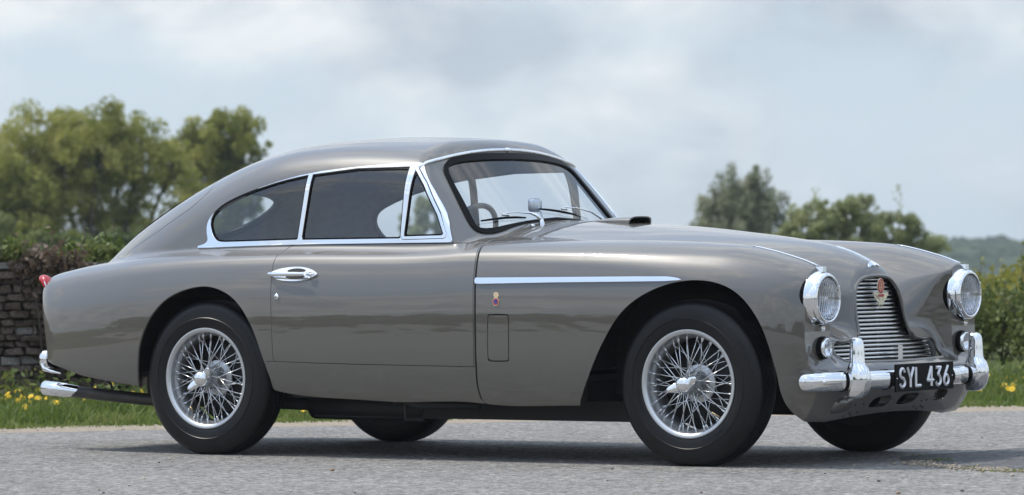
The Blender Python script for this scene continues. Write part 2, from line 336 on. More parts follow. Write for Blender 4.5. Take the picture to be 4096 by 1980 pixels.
def surface_nets(f, lo, hi, h):
    lo = np.array(lo); n = np.ceil((np.array(hi)-lo)/h).astype(int)+1
    ax = [lo[i]+h*np.arange(n[i]) for i in range(3)]
    F = np.empty(n, np.float32)
    for a in range(0, n[0], 40):
        X, Y, Z = np.meshgrid(ax[0][a:a+40], ax[1], ax[2], indexing='ij')
        F[a:a+40] = f(np.stack([X, Y, Z], -1))
    s = F < 0
    c = np.zeros(n-1, np.int8)
    for i in (0, 1):
        for j in (0, 1):
            for k in (0, 1):
                c += s[i:n[0]-1+i, j:n[1]-1+j, k:n[2]-1+k]
    act = (c > 0) & (c < 8)
    idx = -np.ones(n-1, np.int64); ii = np.argwhere(act); idx[act] = np.arange(len(ii))
    acc = np.zeros((len(ii), 3)); cnt = np.zeros(len(ii))
    E = [((0,0,0),(1,0,0)),((0,1,0),(1,1,0)),((0,0,1),(1,0,1)),((0,1,1),(1,1,1)),((0,0,0),(0,1,0)),((1,0,0),(1,1,0)),((0,0,1),(0,1,1)),((1,0,1),(1,1,1)),((0,0,0),(0,0,1)),((1,0,0),(1,0,1)),((0,1,0),(0,1,1)),((1,1,0),(1,1,1))]
    for a, b in E:
        a, b = np.array(a), np.array(b)
        fa = F[tuple((ii+a).T)]; fb = F[tuple((ii+b).T)]; m = (fa < 0) != (fb < 0)
        t = np.where(m, fa/np.where(m, fa-fb, 1), 0)
        acc[m] += (a+(b-a)*t[:, None])[m]; cnt[m] += 1
    V = lo+h*(ii+acc/cnt[:, None])
    Q = []
    for d in range(3):
        e = [0, 0, 0]; e[d] = 1; u, w = (d+1) % 3, (d+2) % 3
        sl0 = [slice(1, n[k]-1) for k in range(3)]; sl0[d] = slice(0, n[d]-1); sl1 = list(sl0); sl1[d] = slice(1, n[d])
        A, B = s[tuple(sl0)], s[tuple(sl1)]
        for sgn in (0, 1):
            p = np.argwhere((A != B) & (A == bool(sgn)))
            off = np.array([1, 1, 1]); off[d] = 0; p = p+off
            du = np.zeros(3, int); du[u] = 1; dw = np.zeros(3, int); dw[w] = 1
            q = [idx[tuple((p-du-dw).T)], idx[tuple((p-dw).T)], idx[tuple(p.T)], idx[tuple((p-du).T)]]
            if not sgn: q = q[::-1]
            Q.append(np.stack(q, 1))
    Q = np.concatenate(Q)
    T = np.concatenate([Q[:, [0, 1, 2]], Q[:, [0, 2, 3]]])
    return V, T
# ---------------------------------------------------------------- cutting the body skin into panels
def pin(poly, a, b):
    """signed distance to a closed polygon, positive inside; far points are skipped"""
    poly = np.asarray(poly); out = np.full(a.shape, -.2)
    lo, hi = poly.min(0)-.15, poly.max(0)+.15
    m = (a > lo[0]) & (a < hi[0]) & (b > lo[1]) & (b < hi[1])
    if not m.any(): return out
    p = np.stack([a[m], b[m]], 1); d2 = np.full(len(p), 1e9); ins = np.zeros(len(p), bool)
    for i in range(len(poly)):
        u, v = poly[i], poly[(i+1) % len(poly)]; e = v-u; l = e@e
        if l < 1e-14: continue
        t = np.clip(((p-u)@e)/l, 0, 1); q = p-u-t[:, None]*e; d2 = np.minimum(d2, (q*q).sum(1))
        c = (u[1] > p[:, 1]) != (v[1] > p[:, 1])
        if abs(e[1]) > 1e-12: ins ^= c & (p[:, 0] < u[0]+(p[:, 1]-u[1])*e[0]/e[1])
    d = np.sqrt(d2); out[m] = np.where(ins, d, -d); return out
def clip(V, N, T, g):
    """keep the part of a triangle mesh where g >= 0"""
    s = g >= 0; c = s[T].sum(1)
    keep = [T[c == 3]]; nv = len(V); newV, newN = [], []
    key = {}; A, B = [], []
    m1, m2 = T[c == 1], T[c == 2]
    def lone(M, val):
        k = np.argmax(s[M] == val, 1); r = np.arange(len(M)); return np.stack([M[r, k], M[r, (k+1) % 3], M[r, (k+2) % 3]], 1)
    m1, m2 = lone(m1, True), lone(m2, False)
    E = np.concatenate([m1[:, [0, 1]], m1[:, [0, 2]], m2[:, [0, 1]], m2[:, [0, 2]]])
    if len(E) == 0: return compact(V, N, keep[0])
    Es = np.sort(E, 1); U, inv = np.unique(Es, axis=0, return_inverse=True); inv = inv.ravel()
    ga, gb = g[U[:, 0]], g[U[:, 1]]; t = np.clip(ga/np.where(ga == gb, 1, ga-gb), 0, 1)[:, None]
    P = V[U[:, 0]]*(1-t)+V[U[:, 1]]*t; Q = N[U[:, 0]]*(1-t)+N[U[:, 1]]*t; Q /= np.linalg.norm(Q, axis=1)[:, None]
    inv = inv+nv; n1, n2 = len(m1), len(m2)
    a, b, c_, d = inv[:n1], inv[n1:2*n1], inv[2*n1:2*n1+n2], inv[2*n1+n2:]
    keep.append(np.stack([m1[:, 0], a, b], 1)); keep.append(np.stack([c_, m2[:, 1], m2[:, 2]], 1)); keep.append(np.stack([c_, m2[:, 2], d], 1))
    return compact(np.vstack([V, P]), np.vstack([N, Q]), np.concatenate(keep))
def compact(V, N, T):
    T = T[(T[:, 0] != T[:, 1]) & (T[:, 1] != T[:, 2]) & (T[:, 0] != T[:, 2])]
    u, inv = np.unique(T, return_inverse=True); return V[u], N[u], inv.reshape(-1, 3)
def cut(S, *conds):
    V, N, T = S
    for c in conds:
        g = c(V[:, 0], V[:, 1], V[:, 2]) if c.__code__.co_argcount == 3 else c(V[:, 0], V[:, 1], V[:, 2], N)
        if (g >= 0).all(): continue
        V, N, T = clip(V, N, T, g)
    return V, N, T
def skin(name, S, mt, parent, off=0., flange=.014, label=None):
    """link a cut piece of the skin: moved off along its normal, with its edge turned in by flange"""
    V, N, T = S
    P = V+N*off; F = T; NN = N
    if flange:
        E = np.concatenate([T[:, [0, 1]], T[:, [1, 2]], T[:, [2, 0]]]); Es = np.sort(E, 1)
        _, i, c = np.unique(Es, axis=0, return_index=True, return_counts=True); Bd = E[i[c == 1]]
        n = len(P); k = len(Bd)
        p0, p1 = P[Bd[:, 0]], P[Bd[:, 1]]; n0, n1 = N[Bd[:, 0]], N[Bd[:, 1]]
        fn = np.cross(p1-p0, n0+n1); fn /= np.maximum(np.linalg.norm(fn, axis=1), 1e-9)[:, None]
        # rounded arris: outer ring normals lean outwards
        e0 = .5*n0+.5*fn; e1 = .5*n1+.5*fn
        e0 /= np.linalg.norm(e0, axis=1)[:, None]; e1 /= np.linalg.norm(e1, axis=1)[:, None]
        P = np.vstack([P, p0, p1, p1-n1*flange, p0-n0*flange]); NN = np.vstack([NN, e0, e1, fn, fn])
        j = n+np.arange(k)
        F = np.concatenate([T, np.stack([j+k, j, j+3*k], 1), np.stack([j+k, j+3*k, j+2*k], 1)])
    me = fast_mesh(name, P, F, True, NN)
    return link(name, me, mt, parent, label)
V0, T0 = surface_nets(f_body, (-1.25, -.9, .1), (3.25, .9, 1.46), .0115)
V0, N0 = newton(f_body, V0)
BODY = (V0, N0, T0)
# outlines, measured on the car (metres); x-z side outlines, y-z front or rear outlines (half, mirrored)
FRONT_ARCH = chaikin([(1.955,.05),(1.978,.229),(2.022,.303),(2.072,.394),(2.134,.510),(2.213,.624),(2.31,.698),(2.445,.752),(2.585,.767),(2.699,.747),(2.79,.697),(2.862,.608),(2.903,.511),(2.926,.399),(2.934,.290),(2.950,.235),(2.985,.188),(3.03,.160),(3.04,.05)], 2)
REAR_ARCH = chaikin([(-.40,.05),(-.388,.285),(-.376,.391),(-.360,.498),(-.29,.622),(-.178,.71),(-.018,.75),(.100,.737),(.215,.684),(.305,.571),(.368,.414),(.402,.31),(.43,.05)], 2)
XF = Sp([(.05,1.66),(.19,1.60),(.219,1.553),(.249,1.508),(.30,1.494),(.396,1.495),(.54,1.496),(.724,1.490),(.816,1.479),(.88,1.466),(.921,1.447),(1.1,1.43)])
def x_front(y, z):
    a = np.abs(y); top = 1.42+.9*np.clip(a-.5, 0, None)**2
    k = sstep(.895, .925, z)*sstep(.74, .66, a); return XF(z)*(1-k)+top*k
DOOR_REAR = [(.425,.929),(.396,.900),(.383,.874),(.384,.846),(.397,.762),(.408,.649),(.416,.468),(.417,.416)]
DOOR_BOT = [(.663,.4105),(.877,.407),(1.088,.405),(1.296,.403),(1.49,.401)]
_zz = np.linspace(.401, .924, 24)
DOOR = np.array([(.425,.924)]+DOOR_REAR[1:]+DOOR_BOT[:-1]+[(XF(z)-.009, z) for z in _zz])
SILL_END = Sp([(.2,.47),(.285,.436),(.311,.412),(.363,.382),(.407,.374),(.42,.38)])
HATCH = np.array([(0,1.245),(.30,1.237),(.43,1.215),(.499,1.19),(.527,1.164),(.54,1.126),(.549,1.09),(.545,1.05),(.532,.988),(.491,.929),(.456,.90),(.455,.86),(.455,.70),(.43,.58),(.36,.54),(0,.53)])
mirror = lambda P: np.vstack([P, [(-a, b) for a, b in P[::-1]]])
HATCH = chaikin(mirror(HATCH), 1)
REAR_GLASS = chaikin(mirror(np.array([(0,1.185),(.20,1.178),(.33,1.150),(.375,1.10),(.375,1.03),(.32,.975),(.2,.955),(0,.95)])), 2)
WIN_OUTER = np.array([(1.066,1.263),(1.058,1.268),(1.045,1.269),(.9,1.267),(.727,1.2595),(.471,1.2365),(.255,1.193),(.075,1.139),(-.039,1.091),(-.083,1.050),(-.098,1.015),(-.091,.975),(-.078,.948),(-.095,.932),(-.13,.924),(-.165,.918),(-.13,.9115),(.111,.9185),(.435,.924),(.9,.9258),(1.285,.9265),(1.298,.9268),(1.2975,.932),(1.29,.950),(1.251,1.032),(1.181,1.121),(1.108,1.208)])
WIN_OUTER = chaikin(WIN_OUTER, 1)
QUARTER = np.vstack([[(.4705,1.2295)], chaikin([(.40,1.2185),(.314,1.2035),(.145,1.163),(.005,1.117),(-.064,1.075),(-.081,1.032),(-.072,.998),(-.045,.957),(-.008,.938),(.1,.9395),(.216,.941)], 2, False), [(.455,.945)]])
DOORGLASS = np.array([(.4895,1.230),(.730,1.2525),(1.010,1.2545),(1.019,.945),(.473,.944)])
VENT = np.array([(1.042,1.245),(1.111,1.174),(1.207,1.043),(1.253,.956),(1.033,.953)])
ZD = .951
_h = [(0,1.318),(.194,1.315),(.36,1.303),(.447,1.285),(.498,1.255),(.516,1.232),(.530,1.184),(.555,1.100),(.578,1.016),(.578,.985),(.560,.966),(.501,.961),(.428,.972),(.330,.995),(.198,1.014),(0,1.024)]
WS_RUBBER = chaikin(mirror(np.array(_h)), 1)
_h = [(0,1.291),(.20,1.288),(.387,1.275),(.462,1.258),(.489,1.238),(.507,1.189),(.526,1.095),(.547,1.016),(.549,.992),(.527,.982),(.450,.987),(.367,1.000),(.195,1.020),(0,1.031)]
WS_GLASS = chaikin(mirror(np.array(_h)), 1)
GRILLE = chaikin(mirror(np.array([(0,.768),(.075,.765),(.132,.753),(.172,.720),(.192,.670),(.199,.62),(.204,.57),(.211,.538),(.225,.523),(.30,.513),(.40,.504),(.430,.492),(.438,.460),(.426,.434),(.39,.424),(0,.421)])), 1)
DUCTS = [chaikin(p, 2) for p in ([(-.241,.225),(-.236,.250),(-.204,.270),(-.150,.275),(-.083,.277),(-.070,.255),(-.082,.230),(-.142,.225)], [(-.022,.230),(-.013,.260),(.016,.277),(.078,.281),(.150,.280),(.156,.264),(.143,.242),(.080,.232)], [(.299,.238),(.295,.263),(.302,.287),(.371,.288),(.416,.284),(.422,.258),(.412,.244),(.353,.240)])]
BLIND = chaikin([(-.505,.211),(-.517,.237),(-.502,.268),(-.463,.284),(-.411,.286),(-.376,.272),(-.369,.245),(-.386,.221),(-.438,.212)], 2)
VENTDOOR = chaikin([(1.562,.617),(1.566,.621),(1.663,.621),(1.667,.617),(1.665,.432),(1.661,.427),(1.564,.427),(1.560,.431)], 1)
A = np.abs
c_arch = lambda x, y, z: np.where(A(y) > .35, -np.maximum(pin(FRONT_ARCH, x, z), pin(REAR_ARCH, x, z)), .1)
def zcut(x, y):
    k = sstep(2.78, 2.88, x); return (Zb(x)+.013)*(1-k)+(.206-.11*np.minimum(y*y, .30)+2.2*np.clip(np.abs(y)-.56, 0, None)**2)*k
c_bot = lambda x, y, z: z-zcut(x, y)
c_front = lambda x, y, z: x-x_front(y, z)-.0055
c_rear = lambda x, y, z: x_front(y, z)-.005-x
c_door = lambda x, y, z: np.where(A(y) > .4, pin(DOOR, x, z)-.002, -.2)
c_notdoor = lambda x, y, z: np.where(A(y) > .4, -pin(DOOR, x, z)-.0015, .2)
def sillf(x, y, z):
    zl = np.interp(x, [.37,.417,.663,.877,1.088,1.296,1.5], [.4165,.4165,.4105,.407,.405,.403,.401]); return np.minimum(zl-z, x-SILL_END(z))
c_sill = lambda x, y, z: np.where(A(y) > .4, sillf(x, y, z)-.001, -.2)
c_notsill = lambda x, y, z: np.where((A(y) > .4) & (x > .3), -sillf(x, y, z)-.001, .2)
c_hatch = lambda x, y, z: np.minimum(pin(HATCH, y, z)-.0012, -.1-x)
c_nothatch = lambda x, y, z: np.where(x < -.1, -pin(HATCH, y, z)-.0012, .2)
g_side = lambda P, m: (lambda x, y, z: np.where((A(y) > .35) & (z > .88), pin(P, x, z)+m, -.2))
n_side = lambda P, m: (lambda x, y, z: np.where((A(y) > .35) & (z > .88), -pin(P, x, z)-m, .2))
g_ws = lambda P, m: (lambda x, y, z, N: np.where((x > .98) & (x < 1.5) & (z > .94) & (N[:, 0] > .2), pin(P, y, z)+m, -.2))
n_ws = lambda P, m: (lambda x, y, z, N: np.where((x > .98) & (x < 1.5) & (z > .94) & (N[:, 0] > .2), -pin(P, y, z)-m, .2))
g_rg = lambda m: (lambda x, y, z: np.where(x < -.25, pin(REAR_GLASS, y, z)+m, -.2))
n_rg = lambda m: (lambda x, y, z: np.where(x < -.25, -pin(REAR_GLASS, y, z)-m, .2))
n_nose = lambda P, m: (lambda x, y, z: np.where(x > 2.8, -pin(P, y, z)-m, .2))
g_nose = lambda P, m: (lambda x, y, z: np.where(x > 2.8, pin(P, y, z)+m, -.2))
near = lambda x, y, z: -y
far = lambda x, y, z: y
# ---------------------------------------------------------------- the car
car = empty('classic_coupe')
tag(car, 'grey two door vintage fastback coupe with chrome bumpers and wire wheels parked on the road', 'car')
lower = cut(BODY, c_bot, c_arch)
rear_half = cut(lower, c_rear)
body = skin('body_shell', cut(rear_half, c_notdoor, c_notsill, c_nothatch, n_side(WIN_OUTER, -.006), n_ws(WS_RUBBER, -.006)), M['paint'], car)
hatch = skin('tailgate', cut(rear_half, c_hatch, n_rg(0.)), M['paint'], car)
skin('rear_window', cut(BODY, g_rg(-.008)), M['glass'], hatch, -.006, 0)
skin('window_seal', cut(BODY, g_rg(.012), n_rg(-.012)), M['rubber'], hatch, .004, .012)
nose = cut(lower, c_front, n_nose(GRILLE, 0.), *[n_nose(d, 0.) for d in DUCTS], n_nose(BLIND, 0.),
           lambda x, y, z: np.where(A(y) > .5, -pin(VENTDOOR, x, z)-.003, .2))
# the lamp panels are flat facets with crisp edges
def c_panel(x, y, z):
    a = np.abs(y); fs = (a-(Wd(x)+Dup(Zc(x)-z)*Qf(x)+Dlo(z)-.25*np.clip(.5-z, 0, .12)*sstep(2.85, 3.03, x)))*.9
    return np.where((x > 2.95) & (z > .40) & (z < .71), np.minimum(np.minimum(x-front_x(a, z)-np.maximum(fs, z-(Zc(x)-3.4*(a-.6)**2)), (a-.513)*.5), (z-.468)*.5), -.2)
_gp = np.array([(float(front_x(np.array([abs(y)]), np.array([z]))[0]), y, z) for y, z in GRILLE]); _gp, _gn = newton(f_body, _gp)
bonnet = skin('bonnet', cut(nose, lambda x, y, z: -c_panel(x, y, z)), M['paint'], car, 0, .007)
for side in (near, far):
    V, N, T = cut(nose, c_panel, side)
    V[:, 0] = front_x(np.abs(V[:, 1]), V[:, 2]); N = np.stack([np.ones(len(V)), 0*V[:, 0], np.where(V[:, 2] < .55, .14, 0)], 1); N /= np.linalg.norm(N, axis=1)[:, None]
    skin('lamp_panel', (V, N, T), M['paint'], bonnet, 0, .004)
doors = []
for side in (near, far):
    d = skin('door', cut(rear_half, c_door, side), M['paint'], car); doors.append(d)
    s = skin('sill', cut(rear_half, c_sill, side), M['paint'], car)
    skin('vent_flap', cut(lower, side, lambda x, y, z: np.where(A(y) > .5, pin(VENTDOOR, x, z)-.002, -.2)), M['paint'], bonnet, .001, .012)
    fr = skin('window_frame', cut(BODY, side, g_side(WIN_OUTER, 0.), n_side(QUARTER, 0), n_side(DOORGLASS, 0), n_side(VENT, .0145)), M['chrome'], car, .006, .014)
    skin('vent_frame', cut(BODY, side, g_side(VENT, .011), n_side(VENT, 0)), M['chrome'], car, .007, .012)
    skin('vent_seal', cut(BODY, side, g_side(VENT, .018), n_side(VENT, .008)), M['rubber'], car, .0, .004)
    for nm, P in (('quarter_window', QUARTER), ('door_window', DOORGLASS), ('vent_window', VENT)):
        skin(nm, cut(BODY, side, g_side(P, .004)), M['glass'], car, -.004, 0)
    # black seal just inside each chrome frame
    for P in (QUARTER, DOORGLASS, VENT):
        skin('window_seal', cut(BODY, side, g_side(P, .003), n_side(P, -.008)), M['rubber'], fr, .001, .01)
ws = skin('windscreen', cut(BODY, g_ws(WS_GLASS, .004)), M['glass'], car, -.002, 0)
skin('windscreen_seal', cut(BODY, g_ws(WS_RUBBER, 0), n_ws(WS_GLASS, 0)), M['rubber'], car, .006, .016)
# dark inside of the lower panels, cloth lining of the cabin
inner = cut(BODY, lambda x, y, z: z-np.maximum(zcut(x, y)+.035, .2), lambda x, y, z: np.where(A(y) > .35, -np.maximum(pin(FRONT_ARCH, x, z), pin(REAR_ARCH, x, z))-.012, .1),
            lambda x, y, z: np.where(x > 1.40, .1, .93-z)+np.where(x > 1.40, 0, 0), n_nose(GRILLE, .02), *[n_nose(d, .01) for d in DUCTS], n_nose(BLIND, .012))
skin('inner_panel', inner, M['black'], car, -.02, 0)
lin = cut(BODY, lambda x, y, z: 1.42-x, lambda x, y, z: z-.925, n_side(QUARTER, .008), n_side(DOORGLASS, .008), n_side(VENT, .008), n_ws(WS_GLASS, .008), n_rg(.008))
skin('headlining', lin, M['lining'], car, -.022, 0)
# ---------------------------------------------------------------- bright trim laid on the panels
mir = [(near, -1), (far, 1)]
TRIM = np.array([(1.488,.7745),(1.488,.751),(1.52,.7495),(1.899,.754),(2.291,.756),(2.43,.757),(2.50,.7605),(2.523,.7645),(2.50,.7695),(2.44,.775),(2.287,.776),(1.895,.775)])
HANDLE = chaikin([(.388,.783),(.386,.801),(.396,.808),(.43,.818),(.48,.825),(.53,.827),(.571,.824),(.612,.814),(.632,.805),(.645,.7975),(.645,.7955),(.630,.787),(.605,.776),(.571,.768),(.52,.764),(.46,.767),(.42,.774)], 1)
SCOOP1 = chaikin([(.472,.803),(.48,.812),(.50,.818),(.54,.820),(.575,.815),(.590,.803)], 2)
SCOOP2 = chaikin([(.468,.790),(.476,.780),(.50,.774),(.545,.773),(.578,.778),(.588,.790)], 2)
for side, s in mir:
    skin('side_moulding', cut(lower, side, lambda x, y, z: np.where(z > .7, pin(TRIM, x, z), -.2)), M['chrome'], car, .009, .012)
    h = skin('door_handle', cut(lower, side, lambda x, y, z: pin(HANDLE, x, z)), M['chrome'], doors[0 if s < 0 else 1], .005, .008)
for i, (side, s) in enumerate(mir):
    d = doors[i]
    skin('handle_recess_shade', cut(lower, side, lambda x, y, z: np.maximum(pin(SCOOP1, x, z), pin(SCOOP2, x, z))), M['black'], d, .0056, .0)  # flat black patches on the handle plate, painted for the shade of its hollows
    b = MB()
    pts = [(.384, .8085), (.40, .815), (.47, .822), (.55, .826), (.592, .828)]
    b.tube([(x, s*(y-.014+(.012 if k else .008)), .7965) for k, (x, y) in enumerate(pts)], [.008, .0095, .010, .0095, .008], 10, sy=.7)
    b.tube([(.60, s*.81, .7965), (.62, s*.812, .7965), (.638, s*.803, .7965)], [.0075, .008, .003], 8)
    b.build('handle_grip', M['chrome'], d, angle=40)
    k = MB(); c = (.437, s*.815, .698)
    k.lathe([(0, s*.008), (.004, s*.008), (.005, s*.006), (.009, s*.005), (.0125, s*.001), (.0125, -s*.004)], 20, 'y', c)
    k.build('door_lock', M['chrome'], d, angle=40)
    k = MB().box((.4345, min(s*.823, s*.8235), .6965), (.4395, max(s*.823, s*.8238), .6995)); k.build('keyhole', M['black'], d)
# enamel shield with a gilt bird on each front wing
SH_O = chaikin([(1.588,.689),(1.617,.689),(1.6165,.672),(1.612,.663),(1.6025,.658),(1.593,.663),(1.5885,.672)], 1)
SH_I = chaikin([(1.5925,.685),(1.6125,.685),(1.612,.673),(1.6085,.667),(1.6025,.664),(1.5965,.667),(1.593,.673)], 1)
SH_G = chaikin([(1.586,.691),(1.619,.691),(1.6185,.671),(1.613,.661),(1.6025,.6555),(1.592,.661),(1.5865,.671)], 1)
BIRD = chaikin([(1.594,.690),(1.589,.697),(1.587,.708),(1.590,.717),(1.5965,.7205),(1.598,.7165),(1.5945,.711),(1.599,.712),(1.601,.719),(1.605,.7205),(1.6085,.716),(1.606,.710),(1.611,.716),(1.6165,.7165),(1.618,.707),(1.6155,.697),(1.609,.690)], 1)
for side, s in mir:
    e = skin('wing_emblem', cut(lower, side, lambda x, y, z: np.maximum(pin(SH_G, x, z), pin(BIRD, x, z))), M['gold'], bonnet, .0025, .003)
    skin('emblem_rim', cut(lower, side, lambda x, y, z: pin(SH_O, x, z)), M['red'], bonnet, .0034, .001)
    skin('emblem_shield', cut(lower, side, lambda x, y, z: pin(SH_I, x, z)), M['blue'], bonnet, .0042, .001)
# crest mouldings on the front wings, each ending in a block above the headlamp; centre strip and winged badge on the bonnet
def on_top(x, y):
    P = np.array([[x, y, Hb(x) if abs(y) < .3 else Zc(x)]], float)
    for _ in range(30): P[:, 2] -= f_body(P)*1.0
    return P[0]
for s in (-1, 1):
    b = MB(); pts = [on_top(x, s*y)+np.array([0, 0, .002]) for x, y in zip(np.linspace(2.73, 3.035, 12), np.linspace(.598, .602, 12))]
    b.tube(pts, [.002]+[.0034]*10+[.005], 8, sy=1.5)
    b.build('wing_moulding', M['chrome'], bonnet, smooth=True)
    p = on_top(3.035, s*.602); b = MB(); q = MB()
    b.prism([(s*.602-.015, .790), (s*.602+.015, .790), (s*.602+.012, .813), (s*.602-.012, .813)], 3.032, 3.070)
    b.build('headlamp_block', M['chrome'], bonnet)
STRIP = lambda x, y, z: np.minimum(np.minimum(.0012+.0026*(x-2.55)/.38-A(y), x-2.55), 2.935-x)
skin('bonnet_strip', cut(lower, lambda x, y, z: z-.75, STRIP), M['chrome'], bonnet, .004, .005)
WING = [(0,.012),(.010,.013),(.016,.008),(.06,.016),(.055,.004),(.035,-.006),(.018,-.010),(.010,-.016),(0,-.018)]
WING = np.vstack([WING, [(-a, b) for a, b in WING[::-1]]])
skin('bonnet_wings', cut(lower, lambda x, y, z: z-.75, lambda x, y, z: pin(WING*np.array([.85, .62]), y, x-2.948)), M['chrome'], bonnet, .006, .006)
# air scoop on the bonnet
b = MB(); rings = []
for x, hw, hh, dz in ((1.55, .055, .002, 0), (1.61, .070, .010, 0), (1.69, .083, .022, 0), (1.76, .089, .030, 0), (1.795, .091, .033, 0)):
    z0 = float(Hb(x))-.004
    rings.append([(x+(.012*math.sin(t) if x > 1.79 else 0), hw*(abs(math.cos(t))**.55)*(1 if math.cos(t) > 0 else -1), z0+hh*max(0, math.sin(t))**.62) for t in np.linspace(0, math.pi, 25)])
b.loft(rings, cap=False, closed=False)
lip = rings[-1]; inn = [(x-.002, y*.90, zz if zz < float(Hb(1.795)) else (zz-.005)) for x, y, zz in lip]; deep = [(x-.07, y*.86, zz-.012) for x, y, zz in inn]
b.loft([lip, inn], cap=False, closed=False)
so = b.build('bonnet_scoop', M['paint'], bonnet, angle=50)
b = MB(); b.loft([inn, deep], cap=False, closed=False); b.add(deep, [tuple(range(len(deep)))]); b.build('scoop_mouth', M['black'], bonnet)
# apron: dark fixing holes and blind duct
b = MB()
for y, z in ((-.346,.246),(-.282,.247),(-.360,.213),(-.302,.214),(-.391,.200),(-.340,.203),(.20,.245),(.245,.247),(.19,.212),(.245,.214),(.15,.222),(.215,.222)):
    x = float(front_x(np.array([abs(y)]), np.array([z]))[0]); P, n = newton(f_body, np.array([[x, y, z]]))
    MB().lathe([(0, .0022), (.004, .002), (.0055, .0012), (.0055, -.004)], 10, 'x', P[0]).build('apron_hole', M['black'], bonnet)
_pb = np.array([(float(front_x(np.array([abs(y)]), np.array([z]))[0]), y, z) for y, z in BLIND])
_pb, _ = newton(f_body, _pb); _c = _pb.mean(0)
b = MB(); b.loft([_pb, _pb*.9+_c*.1-np.array([.02, 0, 0]), _pb*.55+_c*.45-np.array([.062, .0, -.004]), _pb*.15+_c*.85-np.array([.075, 0, -.004])]); b.build('blind_duct', M['paint'], bonnet, smooth=True)
for P in DUCTS:
    q = np.array([(float(front_x(np.array([abs(y)]), np.array([z]))[0]), y, z) for y, z in P]); q, _ = newton(f_body, q); c = q.mean(0)
    b = MB(); b.loft([q, q*.94+c*.06-np.array([.05, 0, 0])], cap=False); b.build('duct_lip', M['paint'], bonnet, smooth=True)
b = MB(); _c = np.array([0, 0, .58]); rings = []
for i in range(len(_gp)):                                                                 # rolled lip round the grille mouth
    t = _gp[(i+1) % len(_gp)]-_gp[i-1]; t /= np.linalg.norm(t); o_ = np.cross(t, _gn[i]); o_ /= np.linalg.norm(o_); o_ = o_ if o_ @ (_gp[i]-np.array([_gp[i][0], 0, .56])) > 0 else -o_; p = _gp[i]-_gn[i]*.004+o_*.004
    rings.append([p+.0085*(o_*math.cos(a)+_gn[i]*math.sin(a)) for a in np.linspace(0, 2*math.pi, 13)[:-1]])
b.loft(rings+[rings[0]], cap=False); b.build('grille_lip', M['paint'], bonnet, smooth=True)
# ---------------------------------------------------------------- grille
def hood_x(y, z): return Hx(z)-.15*y*y
def half_open(z):
    y = 0.
    P = GRILLE
    ys = []
    for i in range(len(P)):
        a, b2 = P[i], P[(i+1) % len(P)]
        if (a[1]-z)*(b2[1]-z) < 0: ys.append(a[0]+(b2[0]-a[0])*(z-a[1])/(b2[1]-a[1]))
    return max(ys) if ys else 0
grille = MB()
grille.prism([(-.43,.40),(.43,.40),(.43,.50),(.20,.50),(.20,.76),(-.20,.76),(-.20,.50),(-.43,.50)], 2.80, 2.81)
grille = grille.build('grille', M['black'], car)
for s in (-1, 1): MB().box((2.86, s*.10-.003, .43), (2.915, s*.10+.003, .74)).build('grille_bar', M['slat'], grille)
zs = np.linspace(.432, .755, 20)
for z in zs:
    hw = half_open(float(z))+.018; n = 29; rings = []
    for y in np.linspace(-hw, hw, n):
        xc = float(hood_x(y, z))-.020-.10*abs(y)**1.5
        sec = [(-.030, .002), (-.012, .0068), (-.004, .0064), (.001, .0042), (.003, .0008), (.002, -.0026), (-.003, -.0050), (-.014, -.0052)]
        rings.append([(xc+a, y, z+b2) for a, b2 in sec])
    MB().loft(rings).build('slat', M['slat'], grille, angle=60)
b = MB(); b.box((3.058, -.019, .416), (3.078, .019, .482)); b.build('grille_strap', M['chrome'], grille, angle=30)
# enamel badge standing on the slats
bx = float(hood_x(0, .69))+.004
emb = MB()
emb.prism(chaikin([(-.064,.702),(-.060,.690),(-.048,.678),(-.034,.666),(-.019,.656),(-.015,.638),(.015,.638),(.019,.656),(.034,.666),(.048,.678),(.060,.690),(.064,.702),(.02,.700),(-.02,.700)], 1), bx, bx+.004)
emb = emb.build('grille_badge', M['cream'], grille)
ell = [(.0255*math.cos(t), .727+.031*math.sin(t)) for t in np.linspace(0, 2*math.pi, 37)[:-1]]
MB().prism([(a*1.08, .727+(b2-.727)*1.07) for a, b2 in ell], bx+.001, bx+.0045).build('badge_rim', M['cream'], grille)
MB().prism(ell, bx+.002, bx+.006).build('badge_disc', M['red'], grille)
b = MB()
for seg in ([(-.019,.711),(-.008,.752)], [(-.008,.752),(.0,.712)], [(.0,.712),(.008,.752)], [(.008,.752),(.019,.711)], [(-.018,.744),(-.010,.703)], [(-.010,.703),(.0,.735)], [(.0,.735),(.010,.703)], [(.010,.703),(.018,.744)]):
    b.tube([(bx+.0063, *seg[0]), (bx+.0063, *seg[1])], .0009, 5)
for k in range(7):
    for s in (-1, 1): b.tube([(bx+.0042, s*(.010+.004*k), .667+.002*k), (bx+.0042, s*(.016+.0066*k), .688+.0013*k)], .0005, 4)
tag(b.build('badge_lines', M['gold'], grille), kind='stuff')
MB().box((bx+.004, -.022, .683), (bx+.0062, .022, .693)).build('badge_band', M['red'], grille)
for s in (-1, 1): MB().lathe([(0, .007), (.004, .006), (.0045, .003)], 10, 'x', (bx, s*.0075, .646)).build('badge_rivet', M['black'], grille)
